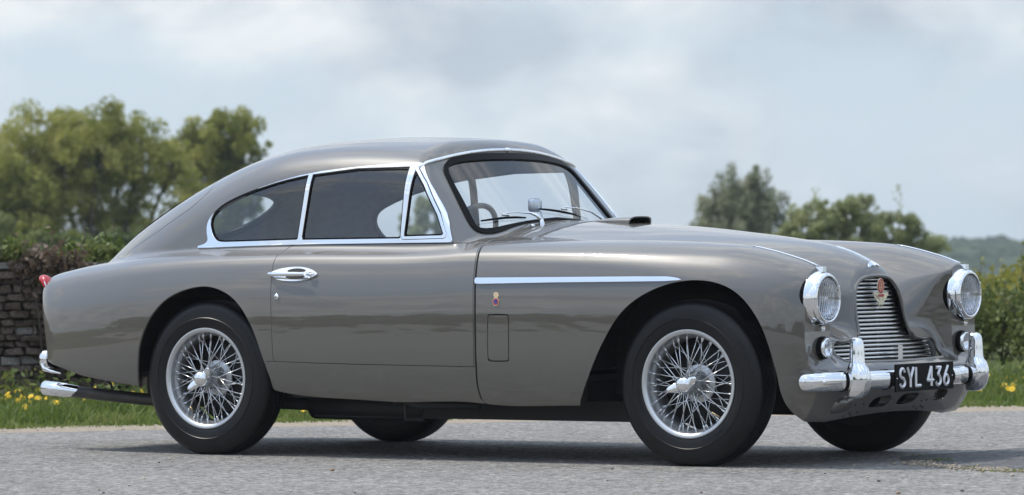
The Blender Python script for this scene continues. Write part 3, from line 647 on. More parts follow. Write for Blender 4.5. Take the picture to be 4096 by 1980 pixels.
# ---------------------------------------------------------------- headlamps and side lamps
for s in (-1, 1):
    cy, cz = s*.600, .683
    hl = MB(); hl.lathe([(.1140, 3.030), (.1150, 3.033), (.1138, 3.040), (.110, 3.056), (.1065, 3.066), (.105, 3.069)], 56, 'x', (0, cy, cz)); hl = hl.build('headlight', M['chrome'], bonnet, smooth=True)
    MB().lathe([(.1150, 3.000), (.1172, 3.008), (.1178, 3.026), (.1168, 3.033), (.1130, 3.034)], 56, 'x', (0, cy, cz)).build('headlight_gasket', M['rubber'], bonnet, smooth=True)
    MB().lathe([(.1045, 3.063), (.1065, 3.069), (.1055, 3.077), (.101, 3.084), (.095, 3.088), (.0905, 3.088), (.088, 3.084), (.0875, 3.075)], 56, 'x', (0, cy, cz)).build('headlight_rim', M['chrome'], bonnet, smooth=True)
    MB().lathe([(.0002, 3.099), (.02, 3.0985), (.045, 3.095), (.068, 3.090), (.082, 3.0855), (.0885, 3.081), (.087, 3.077), (.080, 3.0815), (.066, 3.086), (.045, 3.091), (.02, 3.0945), (.0002, 3.095)], 48, 'x', (0, cy, cz)).build('headlight_lens', M['lens'], bonnet, smooth=True)
    MB().lathe([(.001, 3.020), (.03, 3.025), (.055, 3.035), (.075, 3.053), (.088, 3.079)], 40, 'x', (0, cy, cz)).build('headlight_reflector', M['reflector'], bonnet, smooth=True)
    MB().lathe([(.001, 3.070), (.008, 3.068), (.011, 3.061), (.011, 3.025)], 20, 'x', (0, cy, cz)).build('headlight_bulb', M['chrome'], bonnet, smooth=True)
    for a in (30, 150, 200): MB().lathe([(0, 3.091), (.003, 3.090), (.0035, 3.085)], 8, 'x', (0, cy+.0965*math.cos(R_(a)), cz+.0965*math.sin(R_(a)))).build('headlight_screw', M['chrome'], bonnet, smooth=True)
    b = MB()
    b.prism([(cy-.016, cz-.112), (cy+.016, cz-.112), (cy+.012, cz-.131), (cy-.012, cz-.131)], 3.035, 3.060)
    b.build('headlight_clip', M['chrome'], bonnet, angle=30)
    MB().lathe([(0, 3.068), (.005, 3.067), (.006, 3.055)], 10, 'x', (0, cy, cz-.122)).build('headlight_screw', M['chrome'], bonnet, smooth=True)
    cy, cz = s*.585, .484
    MB().lathe([(.046, 3.038), (.047, 3.054), (.044, 3.062), (.038, 3.064), (.036, 3.06)], 32, 'x', (0, cy, cz)).build('sidelight_gasket', M['rubber'], bonnet, smooth=True)
    MB().lathe([(.040, 3.056), (.0415, 3.064), (.039, 3.072), (.035, 3.076), (.033, 3.073), (.033, 3.06)], 36, 'x', (0, cy, cz)).build('sidelight_rim', M['chrome'], bonnet, smooth=True)
    MB().lathe([(.001, 3.088), (.005, 3.0875), (.008, 3.0845), (.011, 3.0855), (.015, 3.0825), (.018, 3.0835), (.022, 3.080), (.025, 3.081), (.029, 3.0765), (.034, 3.070)], 32, 'x', (0, cy, cz)).build('sidelight_lens', M['ring_lens'], bonnet, smooth=True)
    MB().lathe([(.001, 3.058), (.034, 3.062)], 24, 'x', (0, cy, cz)).build('sidelight_reflector', M['reflector'], bonnet, smooth=True)
# ---------------------------------------------------------------- bumpers, plate, lamps at the back
BX = Sp([(0,3.155),(.25,3.150),(.45,3.122),(.6,3.082),(.66,3.055),(.70,3.028),(.74,2.99)])
b = MB()
sec = [(.010, .040), (.022, .036), (.031, .026), (.036, .010), (.036, -.008), (.031, -.024), (.022, -.035), (.008, -.040), (-.008, -.036), (-.012, 0), (-.008, .036)]
rings = []
ys = np.concatenate([[-.7205, -.720, -.718, -.714, -.707], np.linspace(-.697, .697, 61), [.707, .714, .718, .720, .7205]])
for i, y in enumerate(ys):
    e = min(1, max(0, (abs(y)-.690)/.0305)); k = max(.25, (1-e**2.6)**(1/2.6))
    x = float(BX(abs(y))); dx = float(BX(abs(y)+.004)-BX(abs(y)-.004))/.008*(1 if y > 0 else -1)
    nx, ny = 1/math.hypot(1, dx), -dx/math.hypot(1, dx)
    rings.append([(x+nx*a*k, y+ny*a*k, .347+c*k) for a, c in sec])
bump = b.loft(rings).build('front_bumper', M['chrome'], car, angle=60)
for s in (-1, 1):
    b = MB(); rings = []
    for z, cx, rx, ry in ((.276,3.150,.012,.018),(.279,3.152,.026,.030),(.290,3.158,.036,.036),(.315,3.166,.043,.040),(.345,3.170,.046,.042),(.375,3.169,.045,.041),(.400,3.164,.041,.038),(.413,3.160,.033,.031),(.425,3.162,.028,.0275),(.46,3.163,.026,.0265),(.49,3.162,.025,.0255),(.508,3.160,.0235,.024),(.519,3.158,.018,.019),(.524,3.156,.008,.010)):
        ring = []
        for t in np.linspace(0, 2*math.pi, 33)[:-1]:
            c, d = math.cos(t), math.sin(t); ring.append((cx+rx*(abs(c)**.8)*math.copysign(1, c)-(.006 if c < 0 else 0), s*.503+ry*(abs(d)**.8)*math.copysign(1, d), z))
        rings.append(ring)
    b.loft(rings); ov = b.build('overrider', M['chrome'], bump, smooth=True)
    MB().tube([(3.122, s*.462, .347), (3.122, s*.452, .347)], .0425, 20).build('overrider_gasket', M['rubber'], bump, smooth=True)
    MB().tube([(3.105, s*.532, .347), (3.104, s*.542, .347)], .0425, 20).build('overrider_gasket', M['rubber'], bump, smooth=True)
    b = MB(); b.tube([(3.146, s*.268, .347), (3.147, s*.25, .347)], .043, 20); b.build('bumper_gasket', M['rubber'], bump, smooth=True)
    yb = s*.655; xb = float(BX(.655))+.03
    b = MB(); b.lathe([(0, .014), (.006, .0125), (.010, .008), (.0115, 0)], 14, 'x', (xb, yb, .347)); b.build('bumper_bolt', M['chrome'], bump, smooth=True)
pl = MB(); pl.box((3.186, -.2455, .295), (3.192, .2455, .408)); plate = pl.build('number_plate', M['plate_black'], bump)
b = MB()
for s in (-1, 1): MB().lathe([(0, .003), (.003, .002), (.0035, 0)], 10, 'x', (3.192, s*.234, .350)).build('plate_screw', M['chrome'], bump)
def arc(cx, cz, rx, rz, a0, a1, n=12): return [(cx+rx*math.cos(R_(a)), cz+rz*math.sin(R_(a))) for a in np.linspace(a0, a1, n)]
H = .079
GLY = {'S': [arc(.0185,.0585,.0165,.0185,20,270)[:-1]+arc(.0185,.0205,.0165,.0185,90,-160)], 'Y': [[(.001,H),(.0205,.036)], [(.040,H),(.0205,.036)], [(.0205,.040),(.0205,.002)]], 'L': [[(.005,H),(.005,.004)], [(.005,.004),(.036,.004)]],
       '4': [[(.027,H),(.003,.024)], [(.003,.024),(.042,.024)], [(.030,H),(.030,.002)]], '3': [[(.003,.075),(.033,.075)], [(.033,.075),(.015,.047)], [(.015,.047)]+arc(.0165,.0235,.0175,.0215,80,-150)], '6': [[(.030,H),(.012,.047),(.0035,.030)]+arc(.0195,.0225,.0165,.0205,160,520,24)]}
def glyph(ch, y0, z0):
    b = MB(); hw = .0066; dp = .0075
    for st in GLY[ch]:
        P = [np.array(p, float) for p in st]; rings = []
        for i, p in enumerate(P):
            t0 = P[min(i+1, len(P)-1)]-P[max(i-1, 0)]; t0 /= np.linalg.norm(t0)+1e-9; nn = np.array([-t0[1], t0[0]]); q = p.copy()
            if i == 0: q = p-t0*.002
            if i == len(P)-1: q = p+t0*.002
            f = lambda w: (y0+q[0]*1.20+nn[0]*w, z0+q[1]+nn[1]*w)
            rings.append([(3.1922, *f(-hw)), (3.1945, *f(-hw)), (3.1922+dp, *f(0)), (3.1945, *f(hw)), (3.1922, *f(hw))])
        b.loft(rings)
    return b.build('plate_letter', M['letter'], bump)
z0 = .312; cur = -.2140
for ch, adv in zip('SYL 436', (.053, .052, .046, .036, .060, .053, .050)):
    if ch != ' ': glyph(ch, cur, z0)
    cur += adv*1.235
for s in (-1, 1):
    # rear lamp: red moulded lens in a chrome surround on the end of each wing
    b = MB(); rings = []
    for t, r in ((0, .046), (.25, .0455), (.5, .041), (.75, .031), (.93, .016), (1, .004)):
        c = np.array([-1.016-.074*t, s*(.605-.006*t), .742+.026*t])
        rings.append([(c[0]-.030*math.sin(a)*(1-.4*t), c[1]+r*.85*math.cos(a), c[2]+r*1.08*math.sin(a)) for a in np.linspace(0, 2*math.pi, 25)[:-1]])
    b.loft(rings).build('tail_lamp', M['red_lens'], car, smooth=True)
    MB().loft([[(-1.024+dx-.030*math.sin(a), s*.605+r*.85*math.cos(a), .742+r*1.08*math.sin(a)) for a in np.linspace(0, 2*math.pi, 29)[:-1]] for dx, r in ((.004, .0460), (.001, .0467), (-.002, .0467), (-.003, .0455))], cap=False).build('tail_lamp_rim', M['chrome'], car, smooth=True)
    b = MB(); rings = []
    for z, cx, rx, ry in ((.370,-1.062,.010,.016),(.374,-1.062,.024,.028),(.39,-1.064,.034,.036),(.41,-1.065,.037,.038),(.43,-1.064,.034,.036),(.447,-1.062,.022,.026),(.451,-1.062,.008,.012)):
        rings.append([(cx+rx*math.cos(a), s*.595+ry*math.sin(a), z) for a in np.linspace(0, 2*math.pi, 25)[:-1]])
    b.loft(rings); b.build('rear_overrider', M['chrome'], car, smooth=True)
    b = MB(); b.tube([(-1.03, s*.60, .41), (-1.0, s*.60, .41)], .040, 18); b.build('overrider_gasket', M['rubber'], car, smooth=True)
b = MB()
pth = [(-.86, -.738, .351), (-.93, -.727, .360), (-.99, -.705, .370), (-1.04, -.66, .380), (-1.075, -.58, .386)]
pth = pth+[(-1.09, y, .388) for y in np.linspace(-.45, .45, 11)]+[(x, -y, z) for x, y, z in pth[::-1]]
b.tube(pth, [.003, .007, .011]+[.014]*(len(pth)-6)+[.011, .007, .003], 12, sy=.6); b.build('rear_bumper', M['chrome'], car, smooth=True)
# ---------------------------------------------------------------- windscreen header strip, wipers
b = MB(); pts = []
for y in np.linspace(-.60, .60, 31):
    z = 1.332-.085*abs(y/.6)**2.1; x = 1.105-.048*abs(y/.6)**2
    P, n = newton(f_body, np.array([[x, y, z]])); pts.append(P[0]+n[0]*.003)
strip = MB().tube(pts, .0085, 10).build('header_strip', M['chrome'], car, smooth=True)
for p in pts[2:-2:3]: MB().lathe([(0, .0105), (.003, .010), (.004, .007)], 8, 'x', p).build('header_rivet', M['silver'], strip)
MB().tube([pts[15]+np.array([0, -.016, 0]), pts[15]+np.array([0, .016, 0])], .0105, 10).build('header_joint', M['chrome'], strip, smooth=True)
def on_glass(y, z, lift):
    P = np.array([[1.37-.85*(z-1.02)-.25*y*y, y, z]]); P, n = newton(f_body, P); return P[0]+n[0]*lift
for piv, arm_p, blade_p in (((1.405, -.18), [(-.20,1.040),(-.28,1.042),(-.36,1.040)], [(-.515,1.012),(-.44,1.019),(-.36,1.026),(-.29,1.027),(-.235,1.025)]),
                            ((1.395, .40), [(.31,1.046),(.20,1.062),(.08,1.066)], [(-.10,1.064),(-.03,1.060),(.04,1.054),(.10,1.047),(.165,1.038)])):
    pv_ = on_top(*piv)+np.array([0, 0, .004]); wi = MB()
    wi.lathe([(.015, -.014), (.013, 0), (.009, .016), (.006, .022), (0, .023)], 14, 'z', pv_)
    Q = [on_glass(y, z, .020) for y, z in arm_p]; wi.tube([pv_+np.array([0, 0, .018]), (pv_+np.array([0, 0, .03])+Q[0])/2]+Q, [.008, .0075, .005, .0028, .0025], 8); arm = wi.build('wiper_arm', M['chrome'], car, smooth=True)
    MB().tube([on_glass(y, z, .010) for y, z in blade_p], [.004, .0055, .006, .0055, .004], 6, sy=.6).build('wiper_blade', M['rubber'], car, smooth=True)
    MB().tube([on_glass(arm_p[-1][0]-.018, arm_p[-1][1]-.006, .018), on_glass(arm_p[-1][0]+.018, arm_p[-1][1]-.008, .018)], .0055, 8).build('wiper_clip', M['chrome'], arm, smooth=True)
MB().lathe([(.009, -.02), (.009, .0), (.011, .004), (.006, .010), (0, .011)], 12, 'z', on_top(1.415, -.265)+np.array([0, 0, .004])).build('washer_jet', M['chrome'], car, smooth=True)
# ---------------------------------------------------------------- cabin
MB().box((-.6, -.66, .34), (1.45, .66, .36)).build('cabin_floor', M['black'], car)
b = MB(); rings = []
for x, z in ((1.02, .90), (1.04, .935), (1.10, .955), (1.25, .965), (1.36, .955), (1.38, .80)): rings.append([(x, y, z-.04*abs(y/.6)**2) for y in np.linspace(-.60, .60, 13)])
b.loft(rings, cap=False, closed=False); dash = b.build('dashboard', M['seat'], car, smooth=True)
for s in (-1, 1):
    b = MB(); rings = []
    for z, x, w_, d in ((.42, .62, .20, .10), (.60, .56, .22, .10), (.78, .50, .22, .09), (.88, .47, .20, .07), (.915, .46, .15, .04)):
        rings.append([(x+d*(abs(math.cos(t))**.6)*math.copysign(1, math.cos(t)), s*.33+w_*(abs(math.sin(t))**.6)*math.copysign(1, math.sin(t)), z) for t in np.linspace(0, 2*math.pi, 25)[:-1]])
    b.loft(rings); b.box((.60, s*.33-.22, .40), (1.02, s*.33+.22, .54)); b.build('front_seat', M['seat'], car, smooth=False, angle=40)
b = MB(); b.loft([[(x, y, z) for y in np.linspace(-w2, w2, 9)] for x, z, w2 in ((-.02, .52, .5), (-.10, .80, .5), (-.17, .84, .5), (-.45, .84, .45), (-.80, .80, .34))], cap=False, closed=False); b.build('rear_shelf', M['seat'], car, smooth=True)
# steering wheel on the near (right-hand) side
cw = np.array([1.115, -.36, .905]); ax = np.array([-.88, 0, .47]); u_ = np.array([0, 1., 0]); v_ = np.cross(ax, u_); ax /= np.linalg.norm(ax); v_ /= np.linalg.norm(v_)
b = MB(); n = 48; rings = []
for k in range(n+1):
    a = 2*math.pi*k/n; rd = u_*math.cos(a)+v_*math.sin(a); c = cw+.205*rd
    rings.append([tuple(c+.0125*(rd*math.cos(t)+ax*math.sin(t))) for t in np.linspace(0, 2*math.pi, 11)[:-1]])
b.loft(rings, cap=False)
for a in (10, 130, 250):
    rd = u_*math.cos(R_(a))+v_*math.sin(R_(a)); b.tube([cw-.02*ax, cw+.2*rd], .008, 8)
b.tube([cw, cw-.25*ax], .022, 10); b.build('steering_wheel', M['wood'], car, smooth=True)
# mirror on its stalk at the middle of the screen
cm = np.array([1.25, .0, 1.088])
b = MB(); rings = []
for dx, k in ((.014, .5), (.010, .85), (.002, 1.0), (-.010, 1.0), (-.012, .93)):
    rings.append([(cm[0]+dx, cm[1]+.043*k*(abs(math.cos(t))**.5)*math.copysign(1, math.cos(t)), cm[2]+.030*k*(abs(math.sin(t))**.5)*math.copysign(1, math.sin(t))) for t in np.linspace(0, 2*math.pi, 29)[:-1]])
b.loft(rings); rv = b.build('rear_view_mirror', M['spoke'], car, angle=50)
MB().tube([cm+np.array([.014, 0, -.005]), cm+np.array([.03, 0, -.03]), (1.29, 0, 1.0), (1.29, 0, .95)], .004, 8).build('mirror_stalk', M['spoke'], rv, smooth=True)
# ---------------------------------------------------------------- underneath
b = MB()
for s in (-1, 1):
    for x0, x1, y0 in ((-.44, .46, .45), (1.96, 2.80, .45)):
        b = MB(); b.box((x0, min(s*.43, s*.45), .28), (x1, max(s*.43, s*.45), .70))
        cx = (x0+x1)/2; n = 16; rr = .46 if x0 < 0 else .45
        arc_ = [(cx+rr*math.cos(t), .335+rr*math.sin(t)) for t in np.linspace(.12, math.pi-.12, n)]
        b.loft([[(x, s*.44, z) for x, z in arc_], [(x, s*(.72 if x0 < 0 else .70), z) for x, z in arc_]], cap=False, closed=False)
        b.build('wheel_arch_liner', M['black'], car)
MB().box((-.6, -.44, .24), (.40, .44, .34)).build('boot_floor', M['black'], car)
MB().box((-.47, -.70, .34), (-.45, .70, .80)).build('boot_bulkhead', M['black'], car)
MB().box((.40, -.66, .255), (1.95, .66, .34)).build('underbody', M['black'], car)
MB().box((2.1, -.30, .26), (2.80, .30, .40)).build('engine_sump', M['black'], car)
for s in (-1, 1): MB().box((.40, s*.45-.045, .165), (2.6, s*.45+.045, .250)).build('chassis_rail', M['black'], car)
b = MB(); b.tube([(.35, -.45, .215), (.37, -.45, .215), (.98, -.45, .21), (1.0, -.45, .21)], [.03, .062, .062, .03], 18); b.tube([(.98, -.45, .205), (1.5, -.42, .21), (2.2, -.36, .23)], .026, 12)
b.tube([(-.20, -.50, .235), (.37, -.45, .215)], .027, 12); b.build('silencer', M['black'], car, smooth=True)
b = MB(); b.tube([(1.02, -.70, .262), (1.02, -.745, .255)], [.022, .020], 14); b.tube([(1.02, -.70, .262), (1.10, -.70, .235), (1.4, -.66, .235)], .02, 10); b.build('jacking_point', M['black'], car, smooth=True)
b = MB(); b.tube([(.98, -.62, .24), (.985, -.62, .165), (1.06, -.60, .165)], .006, 6); b.build('exhaust_bracket', M['exhaust'], car)
ex = MB(); ex.tube([(-1.00, -.553, .268), (-.75, -.548, .248), (-.55, -.54, .233), (-.40, -.53, .226), (-.20, -.50, .228)], .0275, 16); ex = ex.build('exhaust_pipe', M['exhaust'], car, smooth=True)
b = MB(); b.lathe([(.024, .10), (.031, .0), (.0325, -.005), (.0325, -.125), (.030, -.128), (.027, -.12), (.026, 0)], 24, 'x'); tip = b.build('exhaust_tip', M['chrome'], car, smooth=True); tip.location = (-.99, -.553, .2685); tip.rotation_euler = (0, R_(4.5), 0)
MB().tube([(-.72, -.60, .33), (-.715, -.56, .30), (-.71, -.55, .25)], .006, 6).build('exhaust_hanger', M['black'], car)
b = MB(); b.tube([(2.46, -.60, .335), (2.46, .60, .335)], .035, 12); b.build('front_axle', M['black'], car, smooth=True)
b = MB(); b.tube([(0, -.6, .335), (0, .6, .335)], .05, 12); b.lathe([(0, -.12), (.10, -.06), (.13, 0), (.10, .06), (0, .12)], 20, 'y', (0, 0, .335)); b.build('rear_axle', M['black'], car, smooth=True)
# ---------------------------------------------------------------- wire wheels
TY = [(.203,-.058),(.214,-.070),(.223,-.078),(.24,-.0825),(.259,-.0840),(.264,-.0845),(.2665,-.0872),(.2695,-.0845),(.285,-.0835),(.305,-.0805),(.318,-.076),(.327,-.0705),(.3325,-.066),(.337,-.060),(.341,-.050),(.3425,-.042),(.3375,-.041),(.3375,-.0375),(.343,-.0365),(.3442,-.026),(.3392,-.025),(.3392,-.0215),(.3447,-.0205),(.345,-.009),(.340,-.008),(.340,-.004),(.3452,-.003)]
TY = TY+[(r, -h) for r, h in TY[::-1]]
_n = len(TY)
def tmod(i, k, r, h):
    if i in (11, 12) or _n-1-i in (11, 12): return (r-(.0035 if k % 2 else 0), h)
    if 15 <= i <= _n-16: return (r, h+.0022*math.sin(k*math.pi/2))
    return (r, h)
b = MB(); b.lathe(TY, 176, 'y', mod=tmod); tyre_me = b.mesh('tyre', angle=35)
RIM = [(.2215,-.076),(.2235,-.0785),(.2225,-.0815),(.2180,-.0825),(.2120,-.0805),(.2055,-.0765),(.2025,-.070),(.2005,-.055),(.1985,-.048),(.192,-.040),(.188,-.030),(.187,-.005),(.188,.012),(.194,.022),(.199,.05),(.203,.070),(.2225,.0785),(.2225,.074),(.207,.068),(.203,.05),(.197,.02),(.191,.01),(.191,-.032),(.203,-.05),(.206,-.068),(.2215,-.076)]
rim_me = MB().lathe(RIM, 96, 'y').mesh('wheel', angle=50)
HUB = [(0,-.094),(.030,-.094),(.0345,-.092),(.036,-.085),(.037,-.075),(.043,-.058),(.0505,-.035),(.053,-.012),(.055,.000),(.070,.004),(.078,.007),(.079,.013),(.076,.018),(.055,.022),(0,.022)]
hub_me = MB().lathe(HUB, 48, 'y').mesh('hub', angle=40)
drum_me = MB().lathe([(0,.045),(.150,.045),(.156,.05),(.156,.085),(.20,.086),(.20,.09),(0,.10)], 40, 'y').mesh('brake_drum', angle=40)
shade_plate_me = MB().lathe([(0,.06),(.150,.06),(.218,.072),(.225,.080),(.225,.084),(0,.10)], 40, 'y').mesh('brake_drum', angle=40)  # far wheels: black backing plate widened to imitate shade over the bright inner rim
def spoke_mesh(r0, h0, r1, h1, da):
    p = np.array([r0*math.cos(da), h0, r0*math.sin(da)]); q = np.array([r1, h1, 0]); d = (q-p)/np.linalg.norm(q-p)
    b = MB(); b.tube([p, q], .0022, 6); b.tube([q-d*.022, q-d*.008, q+d*.004], [.0038, .0042, .0046], 7); return b.mesh('spoke', smooth=True)
SP = [spoke_mesh(.036, -.086, .199, -.050, R_(28)), spoke_mesh(.036, -.086, .199, -.050, R_(-28)), spoke_mesh(.072, .010, .189, -.018, R_(38)), spoke_mesh(.072, .010, .189, -.018, R_(-38)), spoke_mesh(.0475, -.048, .195, -.043, R_(44)), spoke_mesh(.0475, -.048, .195, -.043, R_(-44))]
kn = MB()
kn.lathe([(0,-.140),(.010,-.1395),(.019,-.137),(.025,-.133),(.0265,-.130),(.0285,-.128),(.033,-.122),(.0365,-.112),(.0375,-.100),(.036,-.092)], 32, 'y')
for s in (-1, 1):
    rings = []
    for t, w_, th, lift in ((0, .020, .012, -.108), (.3, .021, .011, -.112), (.6, .017, .009, -.119), (.85, .011, .007, -.126), (1, .005, .004, -.130)):
        x = s*(.024+.052*t); rings.append([(x, lift+th*math.sin(a), w_*math.cos(a)) for a in np.linspace(0, 2*math.pi, 17)[:-1]])
    kn.loft(rings)
kn_me = kn.mesh('knock_off_nut', smooth=True)
vs = MB(); vs.tube([(.186,-.030,0),(.172,-.052,0),(.158,-.072,0)], [.0045,.004,.0048], 8); vs_me = vs.mesh('valve_stem', smooth=True)
# raised lettering on the tyre wall
def bend_text(txt, size, rad, ang):
    c = bpy.data.curves.new('tyre_lettering', 'FONT'); c.body = txt; c.size = size; c.extrude = .0009; c.align_x = 'CENTER'; c.space_character = 1.25; c.resolution_u = 2
    t = bpy.data.objects.new('tyre_lettering', c); COL.objects.link(t); dg = bpy.context.evaluated_depsgraph_get()
    me = bpy.data.meshes.new_from_object(t.evaluated_get(dg)); bpy.data.objects.remove(t)
    for v in me.vertices:
        r = rad+v.co.y-size*.35; a = R_(ang)-v.co.x/rad
        v.co = (r*math.cos(a), -.0832+max(0, (r-.285))*.13-.0004-v.co.z, r*math.sin(a))
    return me
txt = [bend_text('AVON', .036, .300, 26), bend_text('TURBOSPEED 4 Mk II', .020, .303, -9), bend_text('NYLON', .020, .300, -42), bend_text('MADE IN ENGLAND', .009, .245, 195), bend_text('6.00 - 16', .011, .247, -52)]
for x, s, spin, nut, vang in ((2.515, -1, 0, -20, -47), (0., -1, 9, -38, -125), (2.515, 1, 4, 40, 80), (0., 1, 15, 70, 30)):
    wl = bpy.data.objects.new('wheel', rim_me); COL.objects.link(wl); wl.parent = car
    if not rim_me.materials: rim_me.materials.append(M['silver'])
    wl.location = (x, s*.686, .338); wl.rotation_euler = (0, 0, 0 if s < 0 else math.pi)
    tm = tyre_me.copy()
    co = np.empty(len(tm.vertices)*3, np.float32); tm.vertices.foreach_get('co', co); co = co.reshape(-1, 3)
    lo = -.336; d = np.clip(lo-co[:, 2], 0, None); sq = np.clip((-.24-co[:, 2])/.1, 0, 1)          # squash at the road
    co[:, 1] *= 1+.05*sq*np.clip((np.abs(co[:, 0]) < .16), 0, 1)*(1-np.abs(co[:, 0])/.16).clip(0, 1); co[:, 2] = np.maximum(co[:, 2], lo); tm.vertices.foreach_set('co', co.ravel()); tm.update()
    link('tyre', tm, M['tyre'], wl); link('hub', hub_me, M['silver'], wl); link('brake_drum', drum_me if s < 0 else shade_plate_me, M['black'], wl)
    k = link('knock_off_nut', kn_me, M['chrome'], wl); k.rotation_euler = (0, R_(nut), 0)
    v = link('valve_stem', vs_me, M['gold'], wl); v.rotation_euler = (0, R_(-vang), 0)
    for q in range(10):
        for j, (me, a0) in enumerate(((SP[0], 0), (SP[1], 12), (SP[2], 5), (SP[3], 20), (SP[4], 26), (SP[5], 32))):
            o = link('spoke', me, M['spoke'], wl); o.rotation_euler = (0, R_(spin+36*q+a0), 0)
    if s < 0 and x > 1:
        for me in txt: link('tyre_lettering', me, M['tyre'], wl)
    elif s < 0:
        for me, dr in zip(txt[:3], (40, 40, 40)):
            o = link('tyre_lettering', me, M['tyre'], wl); o.rotation_euler = (0, R_(-14), 0)
HAZE = .0003
# ---------------------------------------------------------------- ground and surroundings; d = metres ahead of the camera, s = metres to its right
FW2 = np.array([math.sin(YAW), math.cos(YAW)]); RT2 = np.array([math.cos(YAW), -math.sin(YAW)]); C2 = np.array([CAM_X, CAM_Y])
def at(d, s, z=0.):
    d, s = np.broadcast_arrays(np.asarray(d, float), np.asarray(s, float)); p = C2+d[..., None]*FW2+s[..., None]*RT2
    return np.concatenate([p, np.broadcast_to(np.asarray(z, float), d.shape)[..., None]], -1)
def edge(s): return 22.15+.315*np.asarray(s, float)                 # far edge of the road
def verge(s): return edge(s)+.62+.05*np.sin(np.asarray(s)*3.1)+.04*np.sin(np.asarray(s)*7.7+1)
def sheet(name, ds, ss, z, m, kind='structure', parent=None):
    """quad grid over functions near(s), far(s)"""
    n = len(ss); k = len(ds); V = np.concatenate([at(d(ss), ss, z) for d in ds]); F = []
    for j in range(k-1):
        i = np.arange(n-1); F.append(np.stack([j*n+i, j*n+i+1, (j+1)*n+i+1, (j+1)*n+i], 1))
    o = link(name, fast_mesh(name, V, np.concatenate(F)), m, parent); tag(o, kind=kind); return o
def asphalt(name, cols, sc=1.0, wear=True):
    m = mat(name, (.2, .2, .2), .85, spec=.35); nt = m.node_tree; N, L = nt.nodes, nt.links; b = N['Principled BSDF']
    t = N.new('ShaderNodeTexCoord'); src = t.outputs['Object']
    v = N.new('ShaderNodeTexVoronoi'); v.inputs['Scale'].default_value = 95*sc; L.new(src, v.inputs['Vector'])
    n1 = N.new('ShaderNodeTexNoise'); n1.inputs['Scale'].default_value = 30*sc; n1.inputs['Detail'].default_value = 5; n1.inputs['Roughness'].default_value = .75; L.new(src, n1.inputs['Vector'])
    n2 = N.new('ShaderNodeTexNoise'); n2.inputs['Scale'].default_value = 1.1; n2.inputs['Detail'].default_value = 6; n2.inputs['Roughness'].default_value = .6; L.new(src, n2.inputs['Vector'])
    r = N.new('ShaderNodeValToRGB'); e = r.color_ramp.elements; e.new(.5)
    for i, c in enumerate(cols): e[i].position = (.36, .5, .64)[i]; e[i].color = (*c, 1)
    L.new(n1.outputs[0], r.inputs[0])
    sepc = N.new('ShaderNodeSeparateColor'); L.new(v.outputs['Color'], sepc.inputs[0])
    r2 = N.new('ShaderNodeMapRange'); r2.inputs[3].default_value = .74; r2.inputs[4].default_value = 1.28; L.new(sepc.outputs[0], r2.inputs[0])
    r3 = N.new('ShaderNodeMapRange'); r3.inputs[1].default_value = .3; r3.inputs[2].default_value = .7; r3.inputs[3].default_value = .84; r3.inputs[4].default_value = 1.12; L.new(n2.outputs[0], r3.inputs[0])
    n4 = N.new('ShaderNodeTexNoise'); n4.inputs['Scale'].default_value = 9.; n4.inputs['Detail'].default_value = 8; n4.inputs['Roughness'].default_value = .82; L.new(src, n4.inputs['Vector'])
    r4 = N.new('ShaderNodeMapRange'); r4.inputs[1].default_value = .36; r4.inputs[2].default_value = .64; r4.inputs[3].default_value = .62; r4.inputs[4].default_value = 1.32; L.new(n4.outputs[0], r4.inputs[0])
    m0 = N.new('ShaderNodeMath'); m0.operation = 'MULTIPLY'; L.new(r2.outputs[0], m0.inputs[0]); L.new(r4.outputs[0], m0.inputs[1])
    mu = N.new('ShaderNodeMath'); mu.operation = 'MULTIPLY'; L.new(m0.outputs[0], mu.inputs[0]); L.new(r3.outputs[0], mu.inputs[1])
    vm = N.new('ShaderNodeVectorMath'); vm.operation = 'SCALE'; L.new(r.outputs[0], vm.inputs[0]); L.new(mu.outputs[0], vm.inputs['Scale']); L.new(vm.outputs[0], b.inputs['Base Color'])
    bp = N.new('ShaderNodeBump'); bp.inputs['Strength'].default_value = .9; bp.inputs['Distance'].default_value = .006; 
    ad = N.new('ShaderNodeMath'); ad.operation = 'SUBTRACT'; L.new(n1.outputs[0], ad.inputs[0]); L.new(v.outputs['Distance'], ad.inputs[1]); L.new(ad.outputs[0], bp.inputs['Height']); L.new(bp.outputs[0], b.inputs['Normal'])
    return m
M['asphalt'] = asphalt('asphalt', [(.08,.076,.070), (.215,.206,.194), (.36,.345,.325)])
M['new_asphalt'] = asphalt('new_asphalt', [(.045,.045,.046), (.10,.10,.102), (.16,.159,.16)])
M['gravel'] = noise_col(mat('gravel', (.3, .25, .2), .95, spec=.2), [(.20,.165,.125), (.33,.275,.21), (.46,.40,.33)], scale=30, detail=5, rough=.8, lo=.3, hi=.72, bump=.9, bscale=70, bdist=.02)
M['soil'] = noise_col(mat('soil', (.08, .07, .04), .95, spec=.1), [(.035,.045,.016), (.06,.075,.025), (.10,.085,.05)], scale=3, bump=.6, bscale=20, bdist=.05)
M['field'] = noise_col(mat('field', (.09, .12, .04), .95, spec=.1), [(.05,.075,.022), (.085,.115,.035), (.13,.14,.06)], scale=.25, bump=.4, bscale=4, bdist=.1)
g = np.linspace(-1, 1, 121); r_ = np.sign(g)*np.abs(g)**3*1300
X, Y = np.meshgrid(r_, r_, indexing='ij'); n = len(g)
ii = np.arange(n-1); a_, b_ = np.meshgrid(ii, ii, indexing='ij'); Q = np.stack([a_*n+b_, (a_+1)*n+b_, (a_+1)*n+b_+1, a_*n+b_+1], -1).reshape(-1, 4)
